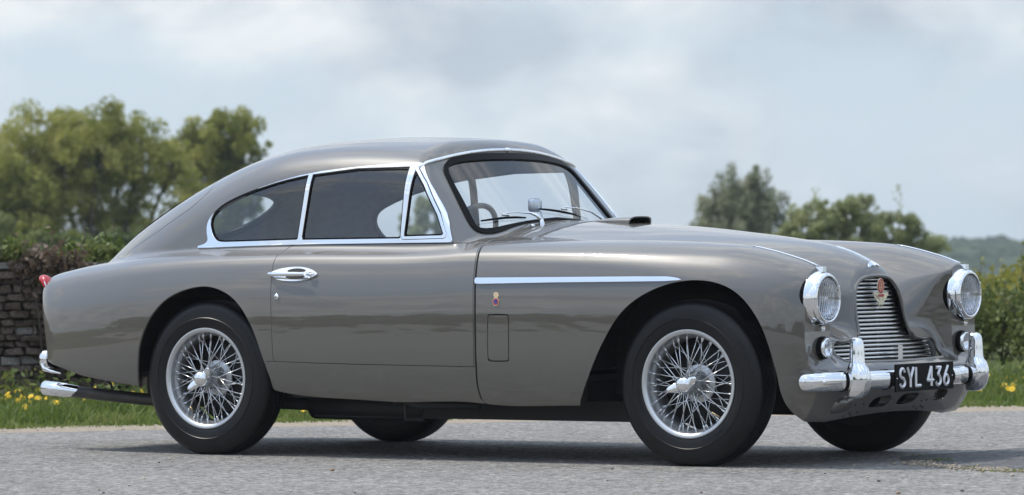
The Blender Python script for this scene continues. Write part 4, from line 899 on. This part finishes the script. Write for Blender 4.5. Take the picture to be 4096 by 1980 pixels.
gr = link('ground', fast_mesh('ground', np.stack([X.ravel(), Y.ravel(), -.05-9*sstep(48, 170, (X.ravel()-CAM_X)*FW2[0]+(Y.ravel()-CAM_Y)*FW2[1])], 1), Q), M['field']); tag(gr, kind='structure')
ss = np.linspace(-45, 45, 361)
road = sheet('road', [lambda s: edge(s)-46, lambda s: edge(s)-14, lambda s: edge(s)-6, lambda s: edge(s)+.02*np.sin(s*9)+.012*np.sin(s*23)], ss, 0., M['asphalt'])
grv = sheet('gravel_strip', [lambda s: edge(s)-.06, lambda s: edge(s)+.3, lambda s: verge(s)+.25], ss, -.006, M['gravel'])
sheet('soil', [lambda s: verge(s)+.05, lambda s: verge(s)+14], ss, -.012, M['soil'])
# newer, darker piece of asphalt laid at the right, with a broken edge
pa = chaikin([(18.05,1.62),(18.35,1.95),(18.75,2.25),(19.3,3.2),(19.9,5.5),(16.9,6.0),(16.55,3.2),(16.72,2.2),(16.8,1.95),(17.1,1.78),(17.5,1.62)], 2)
pa = np.array([p+rng.normal(0, .012, 2) for p in pa]); pa3 = at(pa[:, 0], pa[:, 1], .003)
pm = bpy.data.meshes.new('asphalt_patch'); pm.from_pydata(pa3.tolist(), [], [tuple(range(len(pa3)))]); tag(link('asphalt_patch', pm, M['new_asphalt']), kind='structure')
# ---- leaves
def leaf_cards(P, size, asp=1.6, up_bias=.0, tilt=None):
    """P (n,3): one folded leaf-shaped quad at each point"""
    n = len(P); a = rng.normal(size=(n, 3)); a[:, 2] += up_bias; a /= np.linalg.norm(a, axis=1)[:, None]
    b = np.cross(a, rng.normal(size=(n, 3))); b /= np.linalg.norm(b, axis=1)[:, None]
    L = (size*(.6+.8*rng.random(n)))[:, None]; W = L/asp
    V = np.stack([P-a*L*.5, P+b*W*.5, P+a*L*.5, P-b*W*.5], 1).reshape(-1, 3); i = np.arange(n)*4
    return V, np.stack([i, i+1, i+2, i+3], 1)
def clump_points(centres, radii, n):
    k = rng.integers(0, len(centres), n) if np.isscalar(radii) else rng.choice(len(centres), n, p=radii**2/(radii**2).sum())
    q = rng.normal(size=(n, 3)); q /= np.linalg.norm(q, axis=1)[:, None]; q *= (rng.random(n)**.45)[:, None]
    return centres[k]+q*(radii if np.isscalar(radii) else radii[k][:, None])
M['bark'] = noise_col(mat('bark', (.09, .075, .06), .9, spec=.1), [(.05,.042,.034), (.12,.10,.08)], scale=6, bump=.8, bscale=25, bdist=.03)
M['leaf_oak'] = leaf_mat('oak_leaf', [(.14,.165,.03), (.32,.325,.075), (.52,.48,.16)], .9, .42)
M['leaf_dark'] = leaf_mat('dark_leaf', [(.075,.105,.028), (.15,.18,.05), (.25,.26,.09)], 1.2)
M['leaf_birch'] = leaf_mat('birch_leaf', [(.16,.175,.10), (.29,.30,.19), (.44,.44,.30)], .8)
M['leaf_willow'] = leaf_mat('sallow_leaf', [(.18,.20,.085), (.31,.335,.15), (.46,.47,.25)], 1.0)
M['leaf_bramble'] = leaf_mat('bramble_leaf', [(.06,.095,.022), (.13,.17,.045), (.25,.265,.085)], 2.5)
M['leaf_gold'] = leaf_mat('yellow_green_leaf', [(.16,.17,.03), (.29,.28,.055), (.42,.37,.10)], 1.5)
M['leaf_dry'] = leaf_mat('dry_leaf', [(.10,.065,.04), (.17,.12,.085), (.24,.19,.15)], 5)
def tree(name, d, s, lobes, leaf, nleaf, size, label, group='trees standing beyond the stone wall', trunk_r=.22, droop=0., sub=9, asp=1.7, twigs=40):
    """lobes: (ds, across, height, radius) crown masses round the foot"""
    gz = -9*float(sstep(48, 170, d)); base = at(d, s, gz-.1); root = empty(name, tuple(base)); tag(root, label, 'tree', group)      # the ground falls away beyond the verge
    L = np.array(lobes, float); cen = np.stack([L[:, 1]*RT2[0]+L[:, 0]*FW2[0], L[:, 1]*RT2[1]+L[:, 0]*FW2[1], L[:, 2]-gz], 1); rad = L[:, 3]
    # each lobe is broken into smaller sprays with gaps between
    C, Rr = [], []
    for c, r in zip(cen, rad):
        k = max(6, int(2.2*sub*(r/rad.mean())**2)); q = rng.normal(size=(k, 3)); q /= np.linalg.norm(q, axis=1)[:, None]
        C.append(c+q*r*(.30+.78*rng.random(k))[:, None]*np.array([1, 1, .9])); Rr.append(r*(.12+.26*rng.random(k)))
    C = np.concatenate(C); Rr = np.concatenate(Rr)
    P = clump_points(C, Rr, nleaf)
    if droop: P[:, 2] -= droop*rng.random(len(P))**2
    V, F = leaf_cards(P, size, asp, up_bias=-.5 if droop else 0.)
    link('crown', fast_mesh('crown', V, F), leaf, root)
    b = MB(); top = cen.mean(0); fork = np.array([top[0]*.3, top[1]*.3, max(.6, cen[:, 2].min()*.55)])
    b.tube([(0, 0, 0), fork*.5+np.array([.05, 0, 0]), fork], [trunk_r*1.25, trunk_r, trunk_r*.85], 10); b.build('trunk', M['bark'], root, smooth=True)
    for c, r in zip(cen, rad):
        m_ = fork*.45+c*.55+np.array([0, 0, -.15*r])+rng.normal(0, .1*r, 3); lb = MB()
        lb.tube([fork*.9, m_, c+np.array([0, 0, .3*r])], [trunk_r*.55, trunk_r*.32, trunk_r*.12], 7)
        near_ = np.argsort(((C-c)**2).sum(1))[:7]
        for k in near_: lb.tube([c*.7+m_*.3, c*.4+C[k]*.6, C[k]], [trunk_r*.2, trunk_r*.11, trunk_r*.04], 5)
        lb.build('limb', M['bark'], root, smooth=True)
    return root
def bush(name, d, s, blobs, leaf, nleaf, size, label, group=None, cat='bush', sprigs=14, asp=1.6):
    base = at(d, s, 0.); root = empty(name, tuple(base)); tag(root, label, cat, group)
    L = np.array(blobs, float); cen = np.stack([L[:, 1]*RT2[0]+L[:, 0]*FW2[0], L[:, 1]*RT2[1]+L[:, 0]*FW2[1], L[:, 2]], 1)
    P = [clump_points(cen, L[:, 3], nleaf)]; b = MB(); h = float((L[:, 2]+L[:, 3]).max())
    for _ in range(sprigs):
        k = rng.integers(len(cen)); c = cen[k]; dr = rng.normal(size=3); dr[2] = abs(dr[2])+.8; dr /= np.linalg.norm(dr); e = c+dr*L[k, 3]*(1.1+.5*rng.random())
        f = np.array([c[0]*.8, c[1]*.8, 0.]); mid = (f+e)/2+rng.normal(0, .05*h, 3); b.tube([f, mid, e], [.010*h, .007*h, .003*h], 5)
        t = rng.random(22)[:, None]; P.append(mid*(1-t)+e*t+rng.normal(0, .03*h, (22, 3)))
    V, F = leaf_cards(np.concatenate(P), size, asp); link('foliage', fast_mesh('foliage', V, F), leaf, root); b.build('stem', M['bark'], root, smooth=True)
    return root
# ---- rough stone wall at the left: every stone of the part near the lens is its own piece
M['stone'] = noise_col(mat('stone', (.14, .11, .095), .92, spec=.15), [(.095,.068,.054), (.17,.125,.10), (.25,.19,.155), (.34,.29,.255)], scale=7, detail=6, lo=.28, hi=.75, bump=.9, bscale=26, bdist=.025)
M['lichen'] = noise_col(mat('lichen_stone', (.3, .3, .29), .95, spec=.1), [(.13,.11,.095), (.27,.25,.225), (.42,.40,.37)], scale=14, detail=6, lo=.34, hi=.62, bump=.8, bscale=40, bdist=.02)
M['mortar'] = noise_col(mat('earth_joint', (.04, .034, .03), .98, spec=.05), [(.04,.032,.026), (.08,.066,.055)], scale=9, bump=.8, bscale=30, bdist=.03)
wall_s = lambda s: 26.2+.30*s
wall = empty('stone_wall', tuple(at(wall_s(-3.5), -3.5, 0))); tag(wall, 'old dark brown dry stone wall with pale lichen patches behind the rear of the car', 'wall')
wdir = np.array([RT2[0]+.30*FW2[0], RT2[1]+.30*FW2[1]]); wdir /= np.linalg.norm(wdir); wnor = np.array([wdir[1], -wdir[0]])      # towards the camera
w0 = at(wall_s(-3.5), -3.5)[:2]
def wall_local(u, out, z): return np.array([u*wdir[0]+out*wnor[0], u*wdir[1]+out*wnor[1], z])
WT = .80
core = MB(); core.add([wall_local(u, o, z) for u, o, z in ((-14,-.30,-.1),(5.2,-.30,-.1),(5.2,-.03,-.1),(-14,-.03,-.1),(-14,-.30,WT-.04),(5.2,-.30,WT-.04),(5.2,-.03,WT-.04),(-14,-.03,WT-.04))], [(0,3,2,1),(4,5,6,7),(0,1,5,4),(1,2,6,5),(2,3,7,6),(3,0,4,7)])
link('core', core.mesh('core'), M['mortar'], wall)
def stone_mesh(k):
    bm = bmesh.new(); bmesh.ops.create_cube(bm, size=1.); bmesh.ops.bevel(bm, geom=bm.edges[:], offset=.14, segments=1, profile=.6, affect='EDGES')
    rr = random.Random(k)
    for v in bm.verts: v.co += Vector((rr.uniform(-.09, .09), rr.uniform(-.10, .10), rr.uniform(-.10, .10)))
    me = bpy.data.meshes.new('stone'); bm.to_mesh(me); bm.free(); return me
stones = [stone_mesh(k) for k in range(10)]; lich = [m_.copy() for m_ in stones[:5]]
for m_ in stones: m_.materials.append(M['stone'])
for m_ in lich: m_.materials.append(M['lichen'])
z = .0; cnt = 0; far_v, far_f = [], []
ang = math.atan2(wdir[1], wdir[0])
while z < WT:
    h = .032+.030*rng.random(); u = -6.5+.1*rng.random()
    while u < 5.1:
        L = .05+.11*rng.random()+(.06 if rng.random() < .2 else 0); p = wall_local(u+L/2, .0+rng.normal(0, .012), z+h/2+rng.normal(0, .003))
        sc = (L*.95, .12, h*.90)
        if -.15 < u < 1.65 and cnt < 298:
            me = lich[rng.integers(5)] if rng.random() < .11 else stones[rng.integers(10)]
            o = bpy.data.objects.new('stone', me); COL.objects.link(o); o.parent = wall; o.location = p; o.rotation_euler = (rng.normal(0, .03), rng.normal(0, .05), ang+rng.normal(0, .05)); o.scale = sc; cnt += 1
        else:
            me = stones[rng.integers(10)]; co = np.array([v.co for v in me.vertices])*np.array(sc); ca, sa = math.cos(ang), math.sin(ang)
            co = np.stack([co[:, 0]*ca-co[:, 1]*sa, co[:, 0]*sa+co[:, 1]*ca, co[:, 2]], 1)+p; b0 = len(far_v); far_v += co.tolist(); far_f += [tuple(i+b0 for i in f.vertices) for f in me.polygons]
        u += L
    z += h
me = bpy.data.meshes.new('stonework'); me.from_pydata(far_v, [], far_f); tag(link('stonework', me, M['stone'], wall), kind='stuff')
# brambles and weeds on top of the wall
bw = lambda s: wall_s(s)-.02
bush('wall_bramble', bw(-3.2)+.1, -3.2, [(0,0,.86,.16),(.1,-.3,.9,.2),(.1,.25,.86,.15)], M['leaf_bramble'], 1500, .055, 'tall bright green weeds on the wall top at the left edge', 'plants on top of the stone wall', 'weeds', 16)
bush('dry_bramble', bw(-2.75), -2.78, [(-.05,0,.83,.13),(-.02,.16,.81,.10),(-.02,-.15,.80,.1)], M['leaf_dry'], 900, .04, 'withered reddish brown bramble trailing over the wall top', 'plants on top of the stone wall', 'weeds', 10)
bush('wall_bramble', bw(-2.5)+.2, -2.45, [(.1,0,.86,.17),(.1,.3,.84,.15),(.1,.6,.8,.15),(.1,-.2,.85,.12)], M['leaf_bramble'], 1700, .05, 'green bramble on the wall top just left of the car tail', 'plants on top of the stone wall', 'weeds', 14)
for k, s in enumerate((-1.2, .0, .9)):
    bush('wall_bramble', bw(s)+.2, s, [(0,-.4,.72,.2),(0,0,.74,.2),(0,.4,.72,.2)], M['leaf_bramble'], 1300, .05, 'green bramble on the wall top hidden behind the car body', 'plants hidden behind the car', 'weeds', 0)
# ---- verge grass, flowers, loose stones
n = 62000; s_ = rng.uniform(-6.5, 7.5, n); t = rng.random(n)**1.2*4.2; d_ = verge(s_)+.02+t; P = at(d_, s_, -.02)
hgt = (.035+.075*rng.random(n))*(.45+.55*np.clip(t/1.2, 0, 1))*(1+.6*np.sin(s_*5+t*2)*np.sin(t*4+s_)); hgt = np.clip(hgt, .02, None)*(1+.5*np.clip((t-1.2)/2, 0, 1))
ln = rng.normal(0, .45, (n, 2))*hgt[:, None]; th = rng.random(n)*6.28; wd = .0035+.003*rng.random(n); ux, uy = np.cos(th)*wd, np.sin(th)*wd
top = P+np.stack([ln[:, 0], ln[:, 1], hgt], 1); mid = P+np.stack([ln[:, 0]*.35, ln[:, 1]*.35, hgt*.6], 1); uu = np.stack([ux, uy, 0*ux], 1)
V = np.stack([P-uu, P+uu, mid+uu*.8, mid-uu*.8, top], 1).reshape(-1, 3); i = np.arange(n)*5
M['grass'] = leaf_mat('grass_blade', [(.08,.125,.022), (.145,.20,.04), (.25,.265,.085)], 3.0, .4)
tag(link('grass', fast_mesh('grass', V, [np.stack([i, i+1, i+2, i+3], 1), np.stack([i+3, i+2, i+4], 1)]), M['grass']), kind='stuff')
# taller weeds at the foot of the wall
n = 5000; s_ = rng.uniform(-6, 7.5, n); d_ = wall_s(s_)-.15-1.5*rng.random(n)**1.6; P = at(d_, s_, .0); P[:, 2] = rng.random(n)**1.5*(.16+.09*np.sin(s_*4))
V, F = leaf_cards(P, .06, 2.2, .4); tag(link('verge_weeds', fast_mesh('verge_weeds', V, F), M['leaf_bramble']), kind='stuff')
M['petal'] = mat('yellow_petal', (.78, .52, .015), .6); M['stem'] = mat('green_stem', (.06, .10, .02), .7)
fb = MB(); n = 9
for q in range(n):
    a = q*2*math.pi/n; c, s2 = math.cos(a), math.sin(a); w2 = .0055
    fb.add([(.003*c-s2*.002, .003*s2+c*.002, 0), (.003*c+s2*.002, .003*s2-c*.002, 0), (.013*c+s2*w2, .013*s2-c*w2, .003), (.020*c, .020*s2, .001), (.013*c-s2*w2, .013*s2+c*w2, .003)], [(0, 1, 2, 3, 4)])
fb.lathe([(0, .005), (.004, .0045), (.006, .001), (.003, -.004)], 8, 'z'); bloom_me = fb.mesh('bloom'); bloom_me.materials.append(M['petal'])
def flower(d, s, z, label, group):
    b = at(d, s, 0.); o = empty('yellow_flower', tuple(b)); tag(o, label, 'flower', group)
    st = MB(); lean = rng.normal(0, .02, 2); st.tube([(0, 0, -.02), (lean[0]*.5, lean[1]*.5, z*.5), (lean[0], lean[1], z)], .0022, 5); st.build('stem', M['stem'], o, smooth=True)
    h = link('bloom', bloom_me, None, o); h.location = (lean[0], lean[1], z); h.scale = (.85+.4*rng.random(),)*3
    f = -FW2; h.rotation_euler = (R_(35+25*rng.random())*1.0, rng.normal(0, .3), math.atan2(f[1], f[0])+math.pi/2+rng.normal(0, .6))
def px_ds(u, d): return (u-2048)/CAM_F*d
for k, (u, v) in enumerate([(10,1590),(22,1602),(48,1570),(52,1592),(62,1608),(78,1590),(86,1608),(95,1575),(112,1590),(124,1600),(128,1624),(135,1560),(138,1478),(144,1596),(150,1620),(166,1514),(170,1572),(182,1596),(186,1546),(196,1575),(215,1560),(228,1615),(226,1618),(132,1530),(148,1542),(160,1566),(124,1575),(205,1495),(316,1538),(358,1614),(440,1546),(484,1573),(520,1578),(526,1590),(30,1580),(70,1562),(104,1648),(8,1610),(380,1560),(250,1585),(300,1600),(560,1570),(105,1610),(180,1536)]):
    d = 23.7+1.6*rng.random()+(1624-v)/60*.8; zz = .888+.0003*d-(v-1023+ (u/4096)*39)/CAM_F*d
    flower(d, px_ds(u, d), max(.05, zz), 'small yellow wild flower in the grass below the stone wall', 'yellow flowers by the wall')
for k, (u, v) in enumerate([(3738,1546),(3745,1560),(3770,1552),(3795,1548),(3760,1535),(3900,1550),(3935,1582),(3990,1578),(4005,1578),(4018,1580),(4035,1570),(4048,1572),(4062,1574),(4088,1548),(4075,1556),(3958,1505),(3962,1500),(4092,1530),(3880,1560),(4030,1545)]):
    d = 25.0+2.2*rng.random(); zz = .888+.0003*d-(v-1023+(u/4096)*39)/CAM_F*d
    flower(d, px_ds(u, d), max(.05, zz), 'small yellow wild flower in the grass to the right of the front bumper', 'yellow flowers in the right-hand verge')
for u, v, lab in ((1215,1632,'single yellow flower lying low on the gravel behind the rear wheel'),):
    flower(22.9, px_ds(u, 22.9), .05, lab, None)
# loose chippings
peb = []
for k in range(5):
    bm = bmesh.new(); bmesh.ops.create_icosphere(bm, subdivisions=1, radius=1.); rr = random.Random(k+50)
    for v in bm.verts: v.co *= rr.uniform(.75, 1.2)
    m_ = bpy.data.meshes.new('pebble'); bm.to_mesh(m_); bm.free(); peb.append(m_)
M['pebble_pale'] = mat('pale_stone', (.42, .36, .29), .9); M['pebble_brown'] = mat('brown_stone', (.26, .15, .09), .9); M['pebble_dark'] = mat('dark_stone', (.07, .065, .065), .9)
for k, m_ in enumerate(peb): m_.materials.append((M['pebble_pale'], M['pebble_brown'], M['pebble_dark'], M['pebble_pale'], M['pebble_pale'])[k])
names = ('pale', 'rusty brown', 'dark grey', 'pale', 'pale')
for u, v, r, k in ((680,1837,9,0),(690,1845,5,0),(575,1916,11,3),(516,1944,11,4),(397,1960,7,1),(206,1870,6,0),(636,1852,7,2),(415,1974,9,2),(1330,1884,13,1),(1376,1879,7,1),(1178,1840,8,0),(1164,1966,9,0),(1420,1972,8,1),(2806,1972,9,1),(2450,1878,9,2),(2430,1925,7,2),(2646,1927,12,0),(2252,1901,7,0),(2305,1864,6,0),(2930,1932,7,0),(3300,1896,7,2),(3469,1912,10,0),(3415,1862,8,0),(3593,1976,13,1),(3850,1966,11,2),(3928,1752,7,1),(3514,1927,11,2),(3600,1924,9,0),(3872,1918,10,0),(3736,1862,14,0),(3930,1890,9,1),(4050,1905,15,0),(3428,1742,5,2),(2000,1800,6,2)):
    dd, sd = None, None
    o_, dr = np.array([CAM_X, CAM_Y, CAM_Z]), _fw+_r2*(u-2048)/CAM_F-_u2*(v-990)/CAM_F; p = o_-dr*(o_[2]/dr[2]); r = r/CAM_F*np.linalg.norm(p-o_)*.62
    o = bpy.data.objects.new('pebble', peb[k]); COL.objects.link(o); o.location = (p[0], p[1], r*.45); o.scale = (r*1.15, r*1.15, r*.8); o.rotation_euler = (0, 0, rng.random()*6)
    tag(o, 'loose %s stone chip lying on the road surface' % names[k], 'pebble', 'loose %s stone chips on the road' % names[k])
n = 2600; s_ = rng.uniform(-2.6, 2.6, n); d_ = rng.uniform(15.2, 21.8, n); k_ = rng.random(n); P = at(d_, s_, 0.); sz = .0016+.0035*rng.random(n)**3
ico = np.array([v.co for v in peb[0].vertices]); icf = np.array([f.vertices for f in peb[0].polygons])
V = (P[:, None]+ico[None]*sz[:, None, None]*np.array([1.2, 1.2, .7])).reshape(-1, 3); F = (icf[None]+(np.arange(n)*len(ico))[:, None, None]).reshape(-1, 3)
tag(link('road_grit', fast_mesh('road_grit', V, F), noise_col(mat('grit', (.3, .28, .25), .9), [(.10,.09,.08), (.30,.27,.24), (.42,.36,.29)], scale=40)), kind='stuff')
ei = rng.integers(0, len(pa), 5000); pe = pa[ei]; pe = pe[(pe[:, 0] < 17.6) & (pe[:, 1] < 3.5)][:900]; pe = pe+rng.normal(0, 1, pe.shape)*np.array([.05, .05]); n = len(pe)
P = at(pe[:, 0], pe[:, 1], .003); sz = .0025+.007*rng.random(n)**2.5; V = (P[:, None]+ico[None]*sz[:, None, None]*np.array([1.2, 1.2, .7])).reshape(-1, 3); F = (icf[None]+(np.arange(n)*len(ico))[:, None, None]).reshape(-1, 3)
tag(link('crumbled_asphalt', fast_mesh('crumbled_asphalt', V, F), M['gravel']), kind='stuff')
def tuft(d, s, n, lab, sp=.07):
    P = at(d, s, 0.); o = empty('weed_tuft', tuple(P)); tag(o, lab, 'weed', 'weeds in the crack at the edge of the darker asphalt')
    q = np.concatenate([rng.normal(0, sp, (n, 2)), np.zeros((n, 1))], 1); q[:, :2] = q[:, :1]*RT2*1.3+q[:, 1:2]*FW2*.6; q[:, 2] = .004+.009*rng.random(n); V, F = leaf_cards(q, .014, 2.6, .6); link('leaves', fast_mesh('leaves', V, F), M['grass'], o)
tuft(17.62, 1.74, 60, 'flat green weed growing at the edge of the dark asphalt patch nearest the car', .035); tuft(18.05, 1.71, 10, 'tiny green sprig just behind the flat weed on the road', .012)
tuft(16.72, 1.96, 60, 'thin strip of grass on the patch edge near the right border', .05); tuft(16.8, 2.06, 50, 'short green tuft at the far right edge of the road', .04); tuft(16.98, 1.80, 16, 'very small sprig in the crack between the two asphalts', .015)
# ---- trees and bushes beyond
tree('oak_tree', 96, -9.35, [(0,-2.1,2.85,1.15),(.3,-1.0,3.2,1.15),(-.3,.1,3.55,.95),(.2,1.0,3.2,1.0),(.1,1.75,2.9,.75),(-.5,-1.6,1.9,1.1),(.4,-.2,2.4,1.0),(0,-2.9,2.1,1.2),(.1,-3.0,3.0,.9),(-.4,1.2,1.2,.7),(.2,.3,1.2,.9),(0,-1.2,.9,1.0),(0,-2.6,.9,1.0),(.1,1.6,.9,.8),(0,1.0,.6,.9),(.1,.85,2.1,.65),(.2,.5,3.0,.9),(.1,-1.6,2.6,1.0),(0,1.9,1.5,.75)], M['leaf_oak'], 118000, .092, 'broad round green tree filling the left of the sky beyond the wall', trunk_r=.2, sub=22)
tree('oak_tree', 104, -7.15, [(0,.15,3.75,.85),(.2,-.45,3.45,.75),(0,.65,3.3,.65),(.3,.1,2.7,.75),(-.2,.75,2.4,.65),(0,-.6,1.0,.85),(.2,.5,1.4,.8),(0,-1.1,1.2,.7),(0,.2,.7,.9),(0,-.5,2.2,.65),(0,.3,2.0,.7)], M['leaf_oak'], 52000, .095, 'narrower olive green tree between the broad tree and the car roof', trunk_r=.13, sub=16)
tree('thorn_tree', 90, -9.9, [(0,-1.2,.9,.9),(0,.2,.8,.9),(0,1.6,.8,.9),(0,2.9,.7,.8),(0,3.8,.6,.7)], M['leaf_dark'], 26000, .12, 'low dark thorn thicket behind the wall below the broad tree', trunk_r=.1, sub=14)
tree('ash_tree', 110, -2.0, [(0,-.3,1.7,.6),(.2,.4,1.5,.6),(0,.9,1.0,.5),(0,-.8,1.0,.5),(0,0,.9,.6)], M['leaf_willow'], 12000, .10, 'green tree seen through the door glass of the car', trunk_r=.12)
tree('birch_tree', 120, 6.55, [(0,-.2,2.7,.7),(.1,.4,2.2,.85),(0,-.7,2.0,.75),(0,-1.4,1.3,.6),(0,1.05,1.4,.65),(0,0,1.3,.95),(0,.3,3.1,.45),(0,-.6,2.5,.55),(0,-1.0,1.2,.7)], M['leaf_birch'], 38000, .095, 'grey green weeping tree standing behind the bonnet', trunk_r=.1, droop=.55, asp=2.0, sub=14)
tree('sallow_tree', 84, 6.05, [(0,-.35,1.35,.45),(0,.15,1.6,.5),(.2,.6,1.6,.45),(0,1.1,1.5,.48),(0,1.6,1.3,.45),(0,.9,.9,.6),(0,0,.9,.6),(0,2.05,.95,.5),(0,-.8,.95,.5),(.2,1.6,.8,.5)], M['leaf_willow'], 32000, .085, 'loose pale green sallow bush with upright twigs behind the headlamps', trunk_r=.06, sub=12, asp=2.2)
for k, (ds, x, z0_, z1_) in enumerate(((0,-.1,1.4,2.02),(0,.35,1.4,1.75),(0,1.15,1.3,1.72),(0,1.55,1.0,2.05),(0,.65,1.3,1.8),(0,-.55,1.2,1.6),(0,1.9,.8,1.5))):
    P = np.linspace(0, 1, 46)[:, None]*np.array([.06*np.sin(k*2), .05, z1_-z0_])+rng.normal(0, .045, (46, 3)); b0 = at(84, 6.05+x, z0_); V, F = leaf_cards(P, .10, 2.4)
    o = bpy.data.objects['sallow_tree']; tag(link('spray', fast_mesh('spray', V+b0-np.array(o.location), F), M['leaf_willow'], o), kind='stuff')
for d, s, bl, lf, nl, sz, lab in ((34, 3.78, [(0,0,.34,.30),(.2,.3,.42,.30),(0,-.25,.30,.28),(.1,.55,.36,.30)], M['leaf_gold'], 3600, .05, 'yellow green bush right of the far headlamp'),
        (35.5, 4.25, [(0,0,.42,.32),(0,.35,.48,.34),(0,-.3,.36,.30)], M['leaf_gold'], 3200, .05, 'taller golden green bush at the right border'),
        (30.5, 3.25, [(0,0,.30,.28),(0,.3,.36,.30),(0,.6,.34,.32),(0,-.3,.30,.25)], M['leaf_bramble'], 4200, .045, 'dark green bramble bank low on the right behind the overrider'),
        (30.0, 4.05, [(0,0,.28,.32),(0,.3,.34,.3),(0,-.3,.3,.28)], M['leaf_dark'], 3600, .045, 'deep green bramble at the lower right border above the flowers'),
        (33, 2.9, [(0,0,.5,.3),(0,-.35,.45,.3)], M['leaf_bramble'], 2400, .045, 'green bramble mostly hidden behind the car nose')):
    bush('bramble_bush', d, s, bl, lf, nl, sz, lab, 'bushes along the right-hand verge', 'bush', 22)
for k in range(9):
    s = -2.6+.62*k; d = 31+.3*s; bush('hedge_shrub', d, s, [(0,-.2,.25,.25),(0,.15,.3,.25)], M['leaf_bramble'], 1500, .05, 'low hedge shrub seen only under and through the car', 'shrubs hidden behind the car', 'bush', 0)
# ---- far wooded hill
M['hill'] = noise_col(mat('hill_woods', (.06, .085, .05), .95, spec=.05), [(.012,.024,.018), (.028,.045,.028), (.05,.07,.038), (.10,.115,.06)], scale=.07, detail=7, rough=.62, lo=.32, hi=.68, bump=1., bscale=.09, bdist=8)
ns, nd = 200, 90; sv = np.linspace(-420, 520, ns); dv = np.linspace(180, 1080, nd); S_, D_ = np.meshgrid(sv, dv)
hp = Sp([(-420,.6),(-250,.8),(-100,.9),(20,1.2),(60,1.5),(85,1.75),(140,2.0),(240,2.6),(380,3),(520,3)])
Hh = -9.5+(hp(S_)+10)*sstep(150, 900, D_)*(1-.3*sstep(960, 1080, D_))+(.35*np.sin(S_*.11+D_*.05)*np.sin(D_*.07+1)+rng.normal(0, .16, S_.shape))*sstep(200, 800, D_)
V = at(D_.ravel(), S_.ravel(), Hh.ravel()-1); i, j = np.meshgrid(np.arange(nd-1), np.arange(ns-1), indexing='ij'); q = (i*ns+j).ravel(); 
tag(link('hill', fast_mesh('hill', V, np.stack([q, q+1, q+ns+1, q+ns], 1), True), M['hill']), kind='structure')
n = 2600; s_ = rng.uniform(-160, 260, n); d_ = rng.uniform(330, 960, n); kx = np.sin(s_*.05+d_*.013)+np.sin(s_*.021-d_*.03+1); m_ = kx > -.25; s_, d_ = s_[m_], d_[m_]; n = len(s_)
zz = -9.5+(hp(s_)+10)*sstep(150, 900, d_)*(1-.3*sstep(960, 1080, d_))-1.0; P = at(d_, s_, zz); sz = (.9+1.5*rng.random(n))*(d_/900)**.5
V = (P[:, None]+ico[None]*sz[:, None, None]*np.array([1.7, 1.7, .75])*(1+.25*rng.normal(size=(n, len(ico), 1)))).reshape(-1, 3); F = (icf[None]+(np.arange(n)*len(ico))[:, None, None]).reshape(-1, 3)
tag(link('hill_woods', fast_mesh('hill_woods', V, F), M['hill']), kind='stuff')
# hedge and trees on the camera's side of the road, seen only as the dark horizon mirrored in paint and chrome
P = []
for a in np.linspace(0, 2*math.pi, 700):
    r = 62+9*math.sin(a*3+1)+6*math.sin(a*7); h = max(.8, 2.2+1.7*math.sin(a*5)+1.2*math.sin(a*13+2)+.9*math.sin(a*31)); x, y = 1.2+r*math.cos(a), r*math.sin(a)
    if (np.array([x, y])-C2)@FW2 > 12: continue
    k = int(14+h*7); P.append(np.stack([x+rng.normal(0, .8, k), y+rng.normal(0, .8, k), h*rng.random(k)], 1))
V, F = leaf_cards(np.concatenate(P), .95, 1.3); tag(link('far_woodland', fast_mesh('far_woodland', V, F), M['leaf_dark']), kind='stuff')
# ---- air
hz = bpy.data.materials.new('haze'); hz.use_nodes = True; hn = hz.node_tree; hn.nodes.remove(hn.nodes['Principled BSDF'])
pv = hn.nodes.new('ShaderNodeVolumePrincipled'); pv.inputs['Color'].default_value = (.86, .93, 1., 1); pv.inputs['Density'].default_value = HAZE; pv.inputs['Anisotropy'].default_value = .2
hn.links.new(pv.outputs[0], hn.nodes['Material Output'].inputs['Volume'])
if HAZE > 0: tag(MB().box((-1350, -1350, -3.), (1350, 1350, 46)).build('haze', hz), kind='stuff')
